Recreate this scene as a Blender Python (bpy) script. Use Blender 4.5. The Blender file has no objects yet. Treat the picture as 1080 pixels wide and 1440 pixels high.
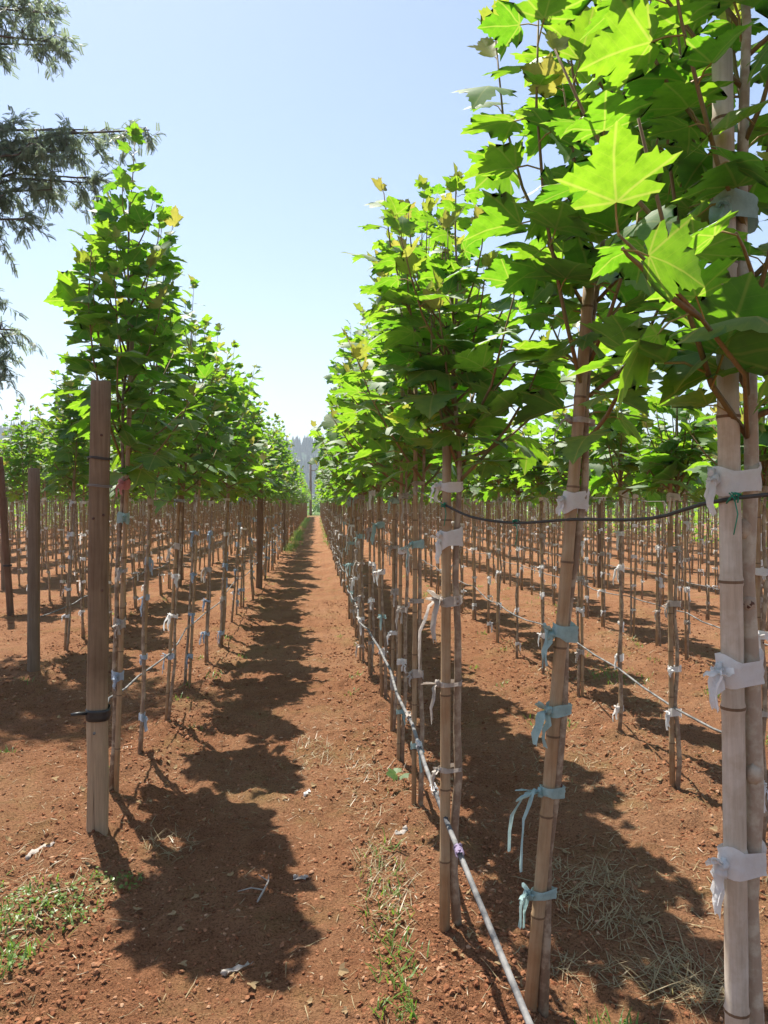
import bpy, bmesh, math, random
import numpy as np
from mathutils import Matrix, Vector

R = math.radians
rng = np.random.default_rng(7)
C = bpy.context.scene.collection
SC = bpy.context.scene

# ------------------------------------------------------------------ camera, sky, sun, exposure
cam_d = bpy.data.cameras.new('camera')
cam = bpy.data.objects.new('camera', cam_d); C.objects.link(cam)
cam.location = (0, 0, 1.5)
cam.rotation_euler = (R(90 - 0.74), 0, R(-5.02))
cam_d.sensor_fit = 'VERTICAL'
cam_d.sensor_height = 24.0
cam_d.lens = 12.0 / math.tan(R(67.34 / 2))
cam_d.clip_start = 0.05
cam_d.clip_end = 3000
SC.camera = cam

SUN_A, SUN_B = 0.235, 0.45           # ground shift of a shadow per metre of height: +x, -y
sun_vec = Vector((-SUN_A, SUN_B, 1.0)).normalized()       # towards the sun
sun_el = math.asin(sun_vec.z)
sun_az = math.atan2(sun_vec.x, sun_vec.y)                 # from +y towards +x
world = bpy.data.worlds.new('World'); SC.world = world
world.use_nodes = True
wn = world.node_tree.nodes; wl = world.node_tree.links
bg = wn['Background']
sky = wn.new('ShaderNodeTexSky'); sky.sky_type = 'NISHITA'
sky.sun_disc = False
sky.sun_elevation = sun_el
sky.sun_rotation = sun_az
sky.altitude = 300
sky.air_density = 1.0
sky.dust_density = 1.0
sky.ozone_density = 0.0
wl.new(sky.outputs[0], bg.inputs[0])
bg.inputs[1].default_value = 0.092
sun_d = bpy.data.lights.new('sun', 'SUN')
sun_d.energy = 5.0; sun_d.angle = R(0.55); sun_d.color = (1.0, 0.95, 0.86)
sun = bpy.data.objects.new('sun', sun_d); C.objects.link(sun)
sun.rotation_euler = (-sun_vec).to_track_quat('-Z', 'Y').to_euler()
sun.location = (-5, 12, 30)
SC.view_settings.view_transform = 'Standard'
SC.view_settings.look = 'None'
SC.view_settings.exposure = 1.08
SC.view_settings.gamma = 1.0
SC.render.engine = 'CYCLES'
SC.cycles.max_bounces = 8
SC.cycles.transmission_bounces = 5
SC.cycles.diffuse_bounces = 4
SC.cycles.transparent_max_bounces = 8

# ------------------------------------------------------------------ node helpers
def new_mat(name):
    m = bpy.data.materials.new(name); m.use_nodes = True
    nt = m.node_tree
    for n in list(nt.nodes): nt.nodes.remove(n)
    out = nt.nodes.new('ShaderNodeOutputMaterial')
    return m, nt, out

def nd(nt, typ, **kw):
    n = nt.nodes.new(typ)
    for k, v in kw.items(): setattr(n, k, v)
    return n

def setin(nt, node, key, val):
    s = node.inputs[key]
    if hasattr(val, 'is_output') or isinstance(val, bpy.types.NodeSocket): nt.links.new(val, s)
    elif isinstance(val, (tuple, list)) and len(val) == 3 and s.type == 'RGBA': s.default_value = (*val, 1)
    else: s.default_value = val

def math_n(nt, op, a, b=None, c=None):
    n = nd(nt, 'ShaderNodeMath', operation=op)
    setin(nt, n, 0, a)
    if b is not None: setin(nt, n, 1, b)
    if c is not None: setin(nt, n, 2, c)
    return n.outputs[0]

def noise(nt, vec, scale, detail=4, rough=0.6, dist=0.0):
    n = nd(nt, 'ShaderNodeTexNoise')
    if vec is not None: nt.links.new(vec, n.inputs['Vector'])
    n.inputs['Scale'].default_value = scale; n.inputs['Detail'].default_value = detail
    n.inputs['Roughness'].default_value = rough; n.inputs['Distortion'].default_value = dist
    return n.outputs['Fac']

def ramp(nt, fac, stops):
    n = nd(nt, 'ShaderNodeValToRGB')
    nt.links.new(fac, n.inputs[0])
    cr = n.color_ramp
    while len(cr.elements) < len(stops): cr.elements.new(0.5)
    for e, (p, c) in zip(cr.elements, stops):
        e.position = p; e.color = (*c, 1) if len(c) == 3 else c
    return n.outputs[0]

def mix(nt, fac, a, b, blend='MIX'):
    n = nd(nt, 'ShaderNodeMix', data_type='RGBA', blend_type=blend)
    setin(nt, n, 0, fac); setin(nt, n, 6, a); setin(nt, n, 7, b)
    return n.outputs[2]

def principled(nt, out, color, rough=0.8, spec=0.3, bump=None, bump_str=0.3, bump_dist=0.01, **kw):
    p = nd(nt, 'ShaderNodeBsdfPrincipled')
    setin(nt, p, 'Base Color', color); setin(nt, p, 'Roughness', rough)
    p.inputs['Specular IOR Level'].default_value = spec
    if bump is not None:
        b = nd(nt, 'ShaderNodeBump'); b.inputs['Strength'].default_value = bump_str
        b.inputs['Distance'].default_value = bump_dist
        nt.links.new(bump, b.inputs['Height']); nt.links.new(b.outputs[0], p.inputs['Normal'])
    nt.links.new(p.outputs[0], out.inputs[0])
    return p

def obj_random(nt):
    """one random number for each object and each loose piece of it"""
    o = nd(nt, 'ShaderNodeObjectInfo'); g = nd(nt, 'ShaderNodeNewGeometry')
    return math_n(nt, 'FRACT', math_n(nt, 'ADD', o.outputs['Random'], g.outputs['Random Per Island']))

M = {}
def leaf_mat(name, dark, light, trans_a, trans_b, under, veins=True, tfac=0.5, rough=0.42):
    m, nt, out = new_mat(name)
    r = obj_random(nt)
    uv = nd(nt, 'ShaderNodeUVMap').outputs[0]
    sep = nd(nt, 'ShaderNodeSeparateXYZ'); nt.links.new(uv, sep.inputs[0])
    tc = nd(nt, 'ShaderNodeTexCoord')
    nz = noise(nt, tc.outputs['Object'], 18, 3)
    col = mix(nt, r, dark, light)
    col = mix(nt, math_n(nt, 'MULTIPLY', nz, 0.35), col, light)
    r2 = math_n(nt, 'FRACT', math_n(nt, 'MULTIPLY', r, 7.31))
    tcol = mix(nt, r2, trans_a, trans_b)
    bl = noise(nt, tc.outputs['Object'], 5, 4, 0.65)
    tcol = mix(nt, 0.85, tcol, ramp(nt, bl, [(0.32, (0.62, 0.70, 0.55)), (0.55, (1.0, 1.0, 1.0)), (0.75, (1.10, 1.04, 0.9))]), 'MULTIPLY')
    geo = nd(nt, 'ShaderNodeNewGeometry')
    col = mix(nt, geo.outputs['Backfacing'], col, under)
    if veins:
        ax = math_n(nt, 'ABSOLUTE', sep.outputs[0]); y = sep.outputs[1]
        best = ax
        for th in (57, 86):
            s, c = math.sin(R(th)), math.cos(R(th))
            p = math_n(nt, 'ABSOLUTE', math_n(nt, 'SUBTRACT', math_n(nt, 'MULTIPLY', ax, c), math_n(nt, 'MULTIPLY', y, s)))
            best = math_n(nt, 'MINIMUM', best, p)
        # secondary veins leaving the midrib
        w = math_n(nt, 'SUBTRACT', math_n(nt, 'MULTIPLY', y, 0.8), math_n(nt, 'MULTIPLY', ax, 0.6))
        w = math_n(nt, 'ABSOLUTE', math_n(nt, 'SUBTRACT', math_n(nt, 'FRACT', math_n(nt, 'MULTIPLY', w, 8.0)), 0.5))
        w = math_n(nt, 'MULTIPLY_ADD', w, 0.13, 0.0175)
        best = math_n(nt, 'MINIMUM', best, w)
        v = nd(nt, 'ShaderNodeMapRange'); nt.links.new(best, v.inputs[0])
        v.inputs[1].default_value = 0.007; v.inputs[2].default_value = 0.024
        v.inputs[3].default_value = 0.6; v.inputs[4].default_value = 0.0
        col = mix(nt, v.outputs[0], col, (0.22, 0.30, 0.06))
        tcol = mix(nt, math_n(nt, 'MULTIPLY', v.outputs[0], 0.8), tcol, (0.58, 0.56, 0.12))
    d = nd(nt, 'ShaderNodeBsdfDiffuse'); setin(nt, d, 'Color', col)
    t = nd(nt, 'ShaderNodeBsdfTranslucent'); setin(nt, t, 'Color', tcol)
    g = nd(nt, 'ShaderNodeBsdfGlossy'); g.inputs['Roughness'].default_value = rough
    setin(nt, g, 'Color', (1, 1, 1))
    ms = nd(nt, 'ShaderNodeMixShader'); ms.inputs[0].default_value = tfac
    nt.links.new(d.outputs[0], ms.inputs[1]); nt.links.new(t.outputs[0], ms.inputs[2])
    lw = nd(nt, 'ShaderNodeLayerWeight'); lw.inputs[0].default_value = 0.5
    fr = math_n(nt, 'MULTIPLY_ADD', math_n(nt, 'POWER', lw.outputs['Facing'], 4.0), 0.15, 0.03)
    m2 = nd(nt, 'ShaderNodeMixShader')
    nt.links.new(fr, m2.inputs[0])
    nt.links.new(ms.outputs[0], m2.inputs[1]); nt.links.new(g.outputs[0], m2.inputs[2])
    nt.links.new(m2.outputs[0], out.inputs[0])
    M[name] = m
    return m

leaf_mat('plane_leaf', (0.050, 0.130, 0.028), (0.090, 0.200, 0.040), (0.16, 0.42, 0.014), (0.33, 0.56, 0.020), (0.075, 0.180, 0.060), tfac=0.58, rough=0.55)
leaf_mat('young_leaf', (0.13, 0.18, 0.04), (0.22, 0.20, 0.06), (0.42, 0.55, 0.04), (0.60, 0.50, 0.09), (0.22, 0.24, 0.10))
leaf_mat('feather_leaf', (0.11, 0.145, 0.105), (0.15, 0.19, 0.13), (0.30, 0.38, 0.22), (0.36, 0.44, 0.27), (0.12, 0.16, 0.10), veins=False, tfac=0.5)
leaf_mat('grass_green', (0.075, 0.15, 0.02), (0.15, 0.24, 0.04), (0.20, 0.40, 0.03), (0.30, 0.45, 0.05), (0.10, 0.18, 0.04), veins=False, tfac=0.4)
leaf_mat('grass_dry', (0.23, 0.17, 0.09), (0.40, 0.31, 0.17), (0.40, 0.36, 0.14), (0.48, 0.42, 0.18), (0.36, 0.31, 0.15), veins=False, tfac=0.3)
leaf_mat('thicket_leaf', (0.06, 0.13, 0.02), (0.11, 0.20, 0.03), (0.26, 0.48, 0.02), (0.42, 0.60, 0.05), (0.14, 0.22, 0.07), veins=False)
leaf_mat('conifer', (0.020, 0.045, 0.030), (0.035, 0.065, 0.040), (0.03, 0.06, 0.03), (0.03, 0.06, 0.03), (0.03, 0.05, 0.03), veins=False, tfac=0.1, rough=0.8)

def soil_mat():
    m, nt, out = new_mat('red_soil')
    tc = nd(nt, 'ShaderNodeTexCoord').outputs['Object']
    big = noise(nt, tc, 0.9, 4, 0.6)
    mid = noise(nt, tc, 7, 6, 0.7)
    fine = noise(nt, tc, 60, 5, 0.75)
    grit = noise(nt, tc, 240, 3, 0.7)
    col = ramp(nt, mid, [(0.25, (0.150, 0.055, 0.026)), (0.5, (0.290, 0.128, 0.062)), (0.75, (0.365, 0.188, 0.098))])
    col = mix(nt, math_n(nt, 'MULTIPLY', fine, 0.55), col, (0.37, 0.200, 0.108))
    g2 = ramp(nt, grit, [(0.35, (0.55, 0.50, 0.48)), (0.62, (1.15, 1.1, 1.05))])
    col = mix(nt, 0.75, col, g2, 'MULTIPLY')
    dusty = ramp(nt, big, [(0.42, (0, 0, 0)), (0.66, (1, 1, 1))])
    col = mix(nt, math_n(nt, 'MULTIPLY', dusty, 0.45), col, (0.41, 0.232, 0.128))
    # thin dry weeds and grass far off, between the rows and beyond them
    sep = nd(nt, 'ShaderNodeSeparateXYZ'); nt.links.new(tc, sep.inputs[0])
    yy = sep.outputs[1]
    far = nd(nt, 'ShaderNodeMapRange'); nt.links.new(yy, far.inputs[0])
    far.inputs[1].default_value = 76; far.inputs[2].default_value = 92
    weed = noise(nt, tc, 1.7, 5, 0.7)
    wm = ramp(nt, weed, [(0.52, (0, 0, 0)), (0.68, (1, 1, 1))])
    col = mix(nt, math_n(nt, 'MULTIPLY', wm, 0.35), col, (0.24, 0.20, 0.075))
    col = mix(nt, far.outputs[0], col, (0.10, 0.16, 0.04))
    pit_shade = noise(nt, tc, 110, 3, 0.6, 0.5)  # dark speckle: shade of small pits painted into the soil colour
    col = mix(nt, 0.8, col, ramp(nt, pit_shade, [(0.36, (0.38, 0.31, 0.27)), (0.48, (1.0, 1.0, 1.0)), (0.70, (1.16, 1.15, 1.14))]), 'MULTIPLY')
    h = math_n(nt, 'ADD', math_n(nt, 'MULTIPLY', mid, 1.0), math_n(nt, 'ADD', math_n(nt, 'MULTIPLY', fine, 0.5), math_n(nt, 'MULTIPLY', grit, 0.16)))
    principled(nt, out, col, 0.95, 0.08, h, 1.0, 0.045)
    M['red_soil'] = m
    m, nt, out = new_mat('soil_clod')
    r = obj_random(nt)
    tc = nd(nt, 'ShaderNodeTexCoord').outputs['Object']
    f = noise(nt, tc, 120, 4, 0.7)
    col = ramp(nt, r, [(0.0, (0.170, 0.064, 0.031)), (0.55, (0.255, 0.112, 0.056)), (0.93, (0.315, 0.152, 0.082)), (1.0, (0.40, 0.25, 0.155))])
    principled(nt, out, col, 0.95, 0.08, f, 0.6, 0.004)
    M['soil_clod'] = m
soil_mat()

def cane_mat(name, a, b, c, streak=0.6, blot=9, edge=(.38, .7)):
    m, nt, out = new_mat(name)
    oi = nd(nt, 'ShaderNodeObjectInfo')
    tc = nd(nt, 'ShaderNodeTexCoord')
    mp = nd(nt, 'ShaderNodeMapping'); nt.links.new(tc.outputs['Object'], mp.inputs[0])
    mp.inputs['Scale'].default_value = (1, 1, 0.07)
    st = noise(nt, mp.outputs[0], 130, 4, 0.65)
    bl = noise(nt, tc.outputs['Object'], blot, 4, 0.6)
    col = mix(nt, oi.outputs['Random'], a, b)
    col = mix(nt, ramp(nt, bl, [(edge[0], (0, 0, 0)), (edge[1], (1, 1, 1))]), col, c)
    col = mix(nt, streak, col, ramp(nt, st, [(0.3, (0.62, 0.58, 0.55)), (0.65, (1.12, 1.1, 1.08))]), 'MULTIPLY')
    principled(nt, out, col, 0.62, 0.3, st, 0.25, 0.003)
    M[name] = m
cane_mat('bamboo', (0.35, 0.225, 0.122), (0.28, 0.165, 0.085), (0.41, 0.305, 0.19))
cane_mat('bamboo_pale', (0.46, 0.380, 0.295), (0.46, 0.380, 0.295), (0.55, 0.48, 0.40), 0.45, 16, (.44, .62))
cane_mat('bamboo_joint', (0.12, 0.075, 0.045), (0.15, 0.09, 0.05), (0.2, 0.12, 0.07))
cane_mat('bark', (0.200, 0.135, 0.090), (0.26, 0.180, 0.125), (0.39, 0.31, 0.225), 0.25, 26, (.46, .60))
cane_mat('bark_pale', (0.37, 0.285, 0.215), (0.33, 0.255, 0.185), (0.48, 0.42, 0.33), 0.2, 26, (.46, .62))
cane_mat('twig', (0.20, 0.135, 0.065), (0.24, 0.15, 0.075), (0.20, 0.16, 0.06))
cane_mat('petiole', (0.36, 0.27, 0.08), (0.36, 0.20, 0.08), (0.30, 0.30, 0.08))
cane_mat('knot_scar', (0.10, 0.045, 0.03), (0.14, 0.06, 0.035), (0.08, 0.04, 0.03))
cane_mat('dark_bark', (0.09, 0.075, 0.062), (0.11, 0.09, 0.07), (0.14, 0.12, 0.10))

def wood_mat(name, a, b, dark, foot=None):
    m, nt, out = new_mat(name)
    tc = nd(nt, 'ShaderNodeTexCoord')
    mp = nd(nt, 'ShaderNodeMapping'); nt.links.new(tc.outputs['Object'], mp.inputs[0])
    mp.inputs['Scale'].default_value = (1, 1, 0.035)
    grain = noise(nt, mp.outputs[0], 95, 5, 0.7, 0.4)
    crack = noise(nt, mp.outputs[0], 34, 3, 0.5, 0.3)
    blot = noise(nt, tc.outputs['Object'], 3.2, 4, 0.6)
    col = mix(nt, ramp(nt, blot, [(0.35, (0, 0, 0)), (0.65, (1, 1, 1))]), a, b)
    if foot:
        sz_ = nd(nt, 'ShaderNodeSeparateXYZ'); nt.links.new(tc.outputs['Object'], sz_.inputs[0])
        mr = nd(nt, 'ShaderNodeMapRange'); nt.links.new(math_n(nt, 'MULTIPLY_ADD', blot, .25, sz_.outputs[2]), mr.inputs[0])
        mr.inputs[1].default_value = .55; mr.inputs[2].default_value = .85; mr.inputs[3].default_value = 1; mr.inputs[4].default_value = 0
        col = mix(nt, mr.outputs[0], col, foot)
    col = mix(nt, 0.7, col, ramp(nt, grain, [(0.3, (0.55, 0.5, 0.46)), (0.66, (1.15, 1.12, 1.1))]), 'MULTIPLY')
    ck = ramp(nt, crack, [(0.30, (1, 1, 1)), (0.36, (0, 0, 0))])
    col = mix(nt, ck, col, dark)
    h = math_n(nt, 'SUBTRACT', grain, math_n(nt, 'MULTIPLY', ck, 1.2))
    principled(nt, out, col, 0.85, 0.15, h, 0.6, 0.004)
    M[name] = m
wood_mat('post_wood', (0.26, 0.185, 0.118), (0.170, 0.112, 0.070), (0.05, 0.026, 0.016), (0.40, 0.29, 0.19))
wood_mat('inner_post_wood', (0.24, 0.16, 0.105), (0.165, 0.100, 0.066), (0.05, 0.026, 0.016))
wood_mat('post_wood_grey', (0.235, 0.170, 0.120), (0.185, 0.125, 0.085), (0.05, 0.033, 0.024))
wood_mat('post_wood_red', (0.20, 0.120, 0.080), (0.135, 0.078, 0.052), (0.04, 0.02, 0.014))

def plain(name, col, rough=0.7, spec=0.3, nscale=30, amount=0.4, col2=None, trans=None, bump=0.3, bdist=0.003):
    m, nt, out = new_mat(name)
    tc = nd(nt, 'ShaderNodeTexCoord')
    n = noise(nt, tc.outputs['Object'], nscale, 4, 0.65)
    c2 = col2 or tuple(x * 0.55 for x in col)
    c = mix(nt, math_n(nt, 'MULTIPLY', ramp(nt, n, [(0.4, (0, 0, 0)), (0.7, (1, 1, 1))]), amount), col, c2)
    p = principled(nt, out, c, rough, spec, n, bump, bdist)
    if trans:
        t = nd(nt, 'ShaderNodeBsdfTranslucent'); setin(nt, t, 'Color', c)
        ms = nd(nt, 'ShaderNodeMixShader'); ms.inputs[0].default_value = trans
        nt.links.new(p.outputs[0], ms.inputs[1]); nt.links.new(t.outputs[0], ms.inputs[2])
        nt.links.new(ms.outputs[0], out.inputs[0])
    M[name] = m
plain('cloth_white', (0.84, 0.83, 0.82), 0.75, 0.2, 45, 0.25, (0.62, 0.56, 0.50), 0.4, 0.7, 0.006)
plain('cloth_dirty', (0.52, 0.47, 0.42), 0.9, 0.1, 60, 0.5, (0.30, 0.22, 0.17), 0.25, 0.7, 0.006)
plain('cloth_teal', (0.40, 0.55, 0.54), 0.85, 0.1, 45, 0.4, (0.19, 0.28, 0.27), 0.3, 0.7, 0.006)
plain('cloth_blue', (0.42, 0.50, 0.60), 0.85, 0.1, 45, 0.4, (0.32, 0.36, 0.42), 0.3, 0.7, 0.006)
plain('cloth_lilac', (0.36, 0.29, 0.42), 0.85, 0.1, 45, 0.4, (0.25, 0.2, 0.3), 0.3, 0.7, 0.006)
plain('cloth_pink', (0.66, 0.30, 0.30), 0.85, 0.1, 45, 0.4, (0.5, 0.24, 0.22), 0.3, 0.7, 0.006)
plain('string_green', (0.03, 0.25, 0.16), 0.7, 0.2, 60)
plain('hose_dusty', (0.23, 0.22, 0.21), 0.7, 0.25, 14, 1.0, (0.035, 0.038, 0.045), bump=0.2)
plain('cable_dark', (0.035, 0.034, 0.034), 0.5, 0.4, 60, 0.4, (0.09, 0.075, 0.06))
plain('wire_grey', (0.22, 0.20, 0.18), 0.6, 0.4, 40, 0.5)
plain('black_band', (0.014, 0.014, 0.016), 0.45, 0.5, 50, 0.5, (0.04, 0.035, 0.03))
plain('dead_leaf', (0.34, 0.24, 0.13), 0.9, 0.1, 40, 0.6, (0.20, 0.12, 0.06), 0.2)
plain('stone', (0.36, 0.27, 0.20), 0.9, 0.1, 30, 0.5, (0.24, 0.14, 0.09))
plain('hill_ground', (0.035, 0.065, 0.040), 0.95, 0.05, 0.05, 0.6, (0.05, 0.075, 0.045))

# ------------------------------------------------------------------ mesh helpers
def tag(o, label=None, cat=None, group=None, kind=None):
    if label: o['label'] = label
    if cat: o['category'] = cat
    if group: o['group'] = group
    if kind: o['kind'] = kind
    return o

def empty(name, loc=(0, 0, 0), rot=(0, 0, 0)):
    o = bpy.data.objects.new(name, None); C.objects.link(o)
    o.empty_display_size = 0.1
    o.location = loc; o.rotation_euler = rot
    return o

def link(name, mesh, parent=None, mat=None):
    o = bpy.data.objects.new(name, mesh); C.objects.link(o)
    if parent is not None: o.parent = parent
    if mat is not None: o.matrix_basis = mat
    return o

class MB:
    """collects geometry; build() makes ONE mesh"""
    def __init__(s): s.v = []; s.f = []; s.m = []; s.n = 0
    def add(s, verts, faces, mi=0):
        b = s.n
        s.v.extend([tuple(p) for p in verts]); s.n += len(verts)
        s.f.extend([tuple(i + b for i in f) for f in faces]); s.m.extend([mi] * len(faces))
    def tube(s, pts, rad, sides=7, mi=0, cap=True, jag=0.0):
        pts = [Vector(p) for p in pts]; n = len(pts)
        if not hasattr(rad, '__len__'): rad = [rad] * n
        vs = []; fs = []
        prev = None
        for i, p in enumerate(pts):
            d = (pts[min(i + 1, n - 1)] - pts[max(i - 1, 0)])
            d = d.normalized() if d.length > 1e-9 else Vector((0, 0, 1))
            if prev is None:
                a = Vector((1, 0, 0)) if abs(d.x) < 0.9 else Vector((0, 1, 0))
                u = (a - d * a.dot(d)).normalized()
            else:
                u = (prev - d * prev.dot(d)); u = u.normalized() if u.length > 1e-6 else prev
            prev = u; w = d.cross(u)
            for k in range(sides):
                t = 2 * math.pi * k / sides
                r = rad[i] * (1 + (jag * (random.random() - 0.5) if jag else 0))
                vs.append(p + (u * math.cos(t) + w * math.sin(t)) * r)
        for i in range(n - 1):
            for k in range(sides):
                k2 = (k + 1) % sides
                fs.append((i * sides + k, i * sides + k2, (i + 1) * sides + k2, (i + 1) * sides + k))
        if cap:
            fs.append(tuple(reversed(range(sides)))); fs.append(tuple((n - 1) * sides + k for k in range(sides)))
        s.add(vs, fs, mi)
    def strip(s, pts, sides, mi=0):
        """ribbon through pts, half-width vectors in sides"""
        vs = []; fs = []; n = len(pts); pts = [Vector(p) for p in pts]
        fold = random.uniform(.25, .7) * random.choice((-1, 1)); ph = random.uniform(0, 6)
        for i, (p, w) in enumerate(zip(pts, sides)):
            w = Vector(w); tg = pts[min(i + 1, n - 1)] - pts[max(i - 1, 0)]
            nm = tg.cross(w); nm = nm.normalized() * w.length if nm.length > 1e-9 else Vector((0, 0, 0))
            for j, q in enumerate((-1, -.5, 0, .5, 1)):
                v = p + w * q * (1 - .25 * abs(fold) * abs(q)) + nm * (fold * (q * q - .4) * (1 if j != 1 else .4) + .22 * math.sin(i * 1.9 + j * 2.3 + ph))
                if i == n - 1 and n > 2: v = v + tg * random.uniform(-.35, .12)
                vs.append(v)
        for i in range(n - 1):
            a = 5 * i
            for j in range(4): fs.append((a + j, a + j + 1, a + j + 6, a + j + 5))
        s.add(vs, fs, mi)
    def blob(s, c, r, mi=0, jag=0.35, seg=6, rings=4, scale=(1, 1, 1)):
        vs = []; fs = []
        c = Vector(c)
        vs.append(c + Vector((0, 0, r * scale[2])))
        for i in range(1, rings):
            ph = math.pi * i / rings
            for k in range(seg):
                th = 2 * math.pi * k / seg
                q = r * (1 + jag * (random.random() - 0.5) * 2)
                vs.append(c + Vector((math.sin(ph) * math.cos(th) * q * scale[0], math.sin(ph) * math.sin(th) * q * scale[1], math.cos(ph) * q * scale[2])))
        vs.append(c - Vector((0, 0, r * scale[2])))
        for k in range(seg):
            k2 = (k + 1) % seg
            fs.append((0, 1 + k, 1 + k2))
            for i in range(rings - 2):
                a = 1 + i * seg
                fs.append((a + k, a + seg + k, a + seg + k2, a + k2))
            a = 1 + (rings - 2) * seg
            fs.append((len(vs) - 1, a + k2, a + k))
        s.add(vs, fs, mi)
    def mesh(s, name, mats, smooth=True):
        me = bpy.data.meshes.new(name)
        me.from_pydata(s.v, [], s.f)
        for m in mats: me.materials.append(M[m])
        me.polygons.foreach_set('material_index', s.m)
        me.polygons.foreach_set('use_smooth', [smooth] * len(s.f))
        me.update()
        return me
    def build(s, name, mats, parent=None, smooth=True, mat=None):
        if isinstance(mats, str): mats = [mats]
        return link(name, s.mesh(name, mats, smooth), parent, mat)

def tri_mesh(name, V, T, mats, mi=None, uv=None, smooth=False):
    """numpy arrays to a triangle mesh; uv per vertex"""
    me = bpy.data.meshes.new(name)
    V = np.asarray(V, np.float32); T = np.asarray(T, np.int32)
    me.vertices.add(len(V)); me.vertices.foreach_set('co', V.ravel())
    me.loops.add(T.size); me.loops.foreach_set('vertex_index', T.ravel())
    me.polygons.add(len(T))
    me.polygons.foreach_set('loop_start', np.arange(0, T.size, 3, dtype=np.int32))
    me.polygons.foreach_set('loop_total', np.full(len(T), 3, np.int32))
    for m in mats: me.materials.append(M[m])
    if mi is not None: me.polygons.foreach_set('material_index', np.asarray(mi, np.int32))
    me.polygons.foreach_set('use_smooth', np.full(len(T), smooth))
    if uv is not None:
        l = me.uv_layers.new(name='UVMap')
        l.data.foreach_set('uv', np.asarray(uv, np.float32)[T.ravel()].ravel())
    me.update(calc_edges=True)
    return me

def scatter(V, T, mats4):
    """copies of one template under many 4x4 matrices"""
    V = np.asarray(V, float); T = np.asarray(T, int); mats4 = np.asarray(mats4, float)
    n = len(mats4)
    P = np.einsum('nij,vj->nvi', mats4[:, :3, :3], V) + mats4[:, None, :3, 3]
    TT = T[None] + (np.arange(n) * len(V))[:, None, None]
    return P.reshape(-1, 3), TT.reshape(-1, 3)

# smooth 2D noise in numpy, for the lie of the land
_perm = np.random.default_rng(3).random((256, 256))
def vnoise(x, y):
    xi = np.floor(x).astype(int); yi = np.floor(y).astype(int)
    fx = x - xi; fy = y - yi
    fx = fx * fx * (3 - 2 * fx); fy = fy * fy * (3 - 2 * fy)
    g = lambda a, b: _perm[a & 255, b & 255]
    return (g(xi, yi) * (1 - fx) + g(xi + 1, yi) * fx) * (1 - fy) + (g(xi, yi + 1) * (1 - fx) + g(xi + 1, yi + 1) * fx) * fy - 0.5

ROW_X0, ROW_DX = 0.465, 1.463
def ground_z(x, y):
    x = np.asarray(x, float); y = np.asarray(y, float)
    q = (x - ROW_X0) / ROW_DX
    d = np.abs(q - np.round(q)) * ROW_DX                     # distance to the nearest row
    path = np.clip((d - 0.15) / 0.35, 0, 1)
    rough = 1.0 - 0.45 * path
    berm = 0.035 * np.exp(-(d / 0.22) ** 2)
    z = berm + 0.05 * vnoise(x * 0.7 + 9, y * 0.45) + 0.035 * rough * vnoise(x * 4.1, y * 4.1 + 5)
    z = z + 0.042 * rough * vnoise(x * 8.7 + 31, y * 8.7) + 0.034 * rough * vnoise(x * 15 + 7, y * 15 + 3)
    z = z + (.5 + .5 * rough) * (0.018 * vnoise(x * 22 + 1, y * 22) + 0.015 * vnoise(x * 37 + 11, y * 37 + 5))
    for px, py in ((-.957, 3.447), (-2.42, 6.82), (.893, 1.475), (.632, 2.118), (.467, 2.57), (.488, 3.62), (-1.01, 3.88), (-1.02, 4.54)):
        z = z + .030 * np.exp(-(((x - px) ** 2 + (y - py) ** 2) / .0225)) * (.7 + 1.2 * vnoise(x * 19 + px, y * 19))
    fade = np.clip(1 - (np.hypot(x, y) - 40) / 60, 0, 1)
    return z * fade

def gz(x, y): return float(ground_z(x, y))

# ------------------------------------------------------------------ ground, one sheet to the foot of the hills
def axis(fine0, fine1, step, lo, hi, grow=1.16):
    a = list(np.arange(fine0, fine1 + 1e-6, step))
    s = step; p = a[-1]
    while p < hi: s *= grow; p += s; a.append(p)
    s = step; p = a[0]; pre = []
    while p > lo: s *= grow; p -= s; pre.append(p)
    return np.array(pre[::-1] + a)
gx = axis(-2.6, 3.2, 0.0195, -1300, 1300)
gy = axis(1.5, 6.0, 0.018, -30, 1500, 1.05)
X, Y = np.meshgrid(gx, gy)
Zg = ground_z(X, Y)
nxg, nyg = len(gx), len(gy)
idx = np.arange(nxg * nyg).reshape(nyg, nxg)
a, b, c, d = idx[:-1, :-1].ravel(), idx[:-1, 1:].ravel(), idx[1:, 1:].ravel(), idx[1:, :-1].ravel()
T = np.concatenate([np.stack([a, b, c], 1), np.stack([a, c, d], 1)])
ground = link('ground', tri_mesh('ground', np.stack([X.ravel(), Y.ravel(), Zg.ravel()], 1), T, ['red_soil'], smooth=True))
tag(ground, 'dry red soil of the nursery with a bare trodden path between rows', kind='structure')

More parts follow.
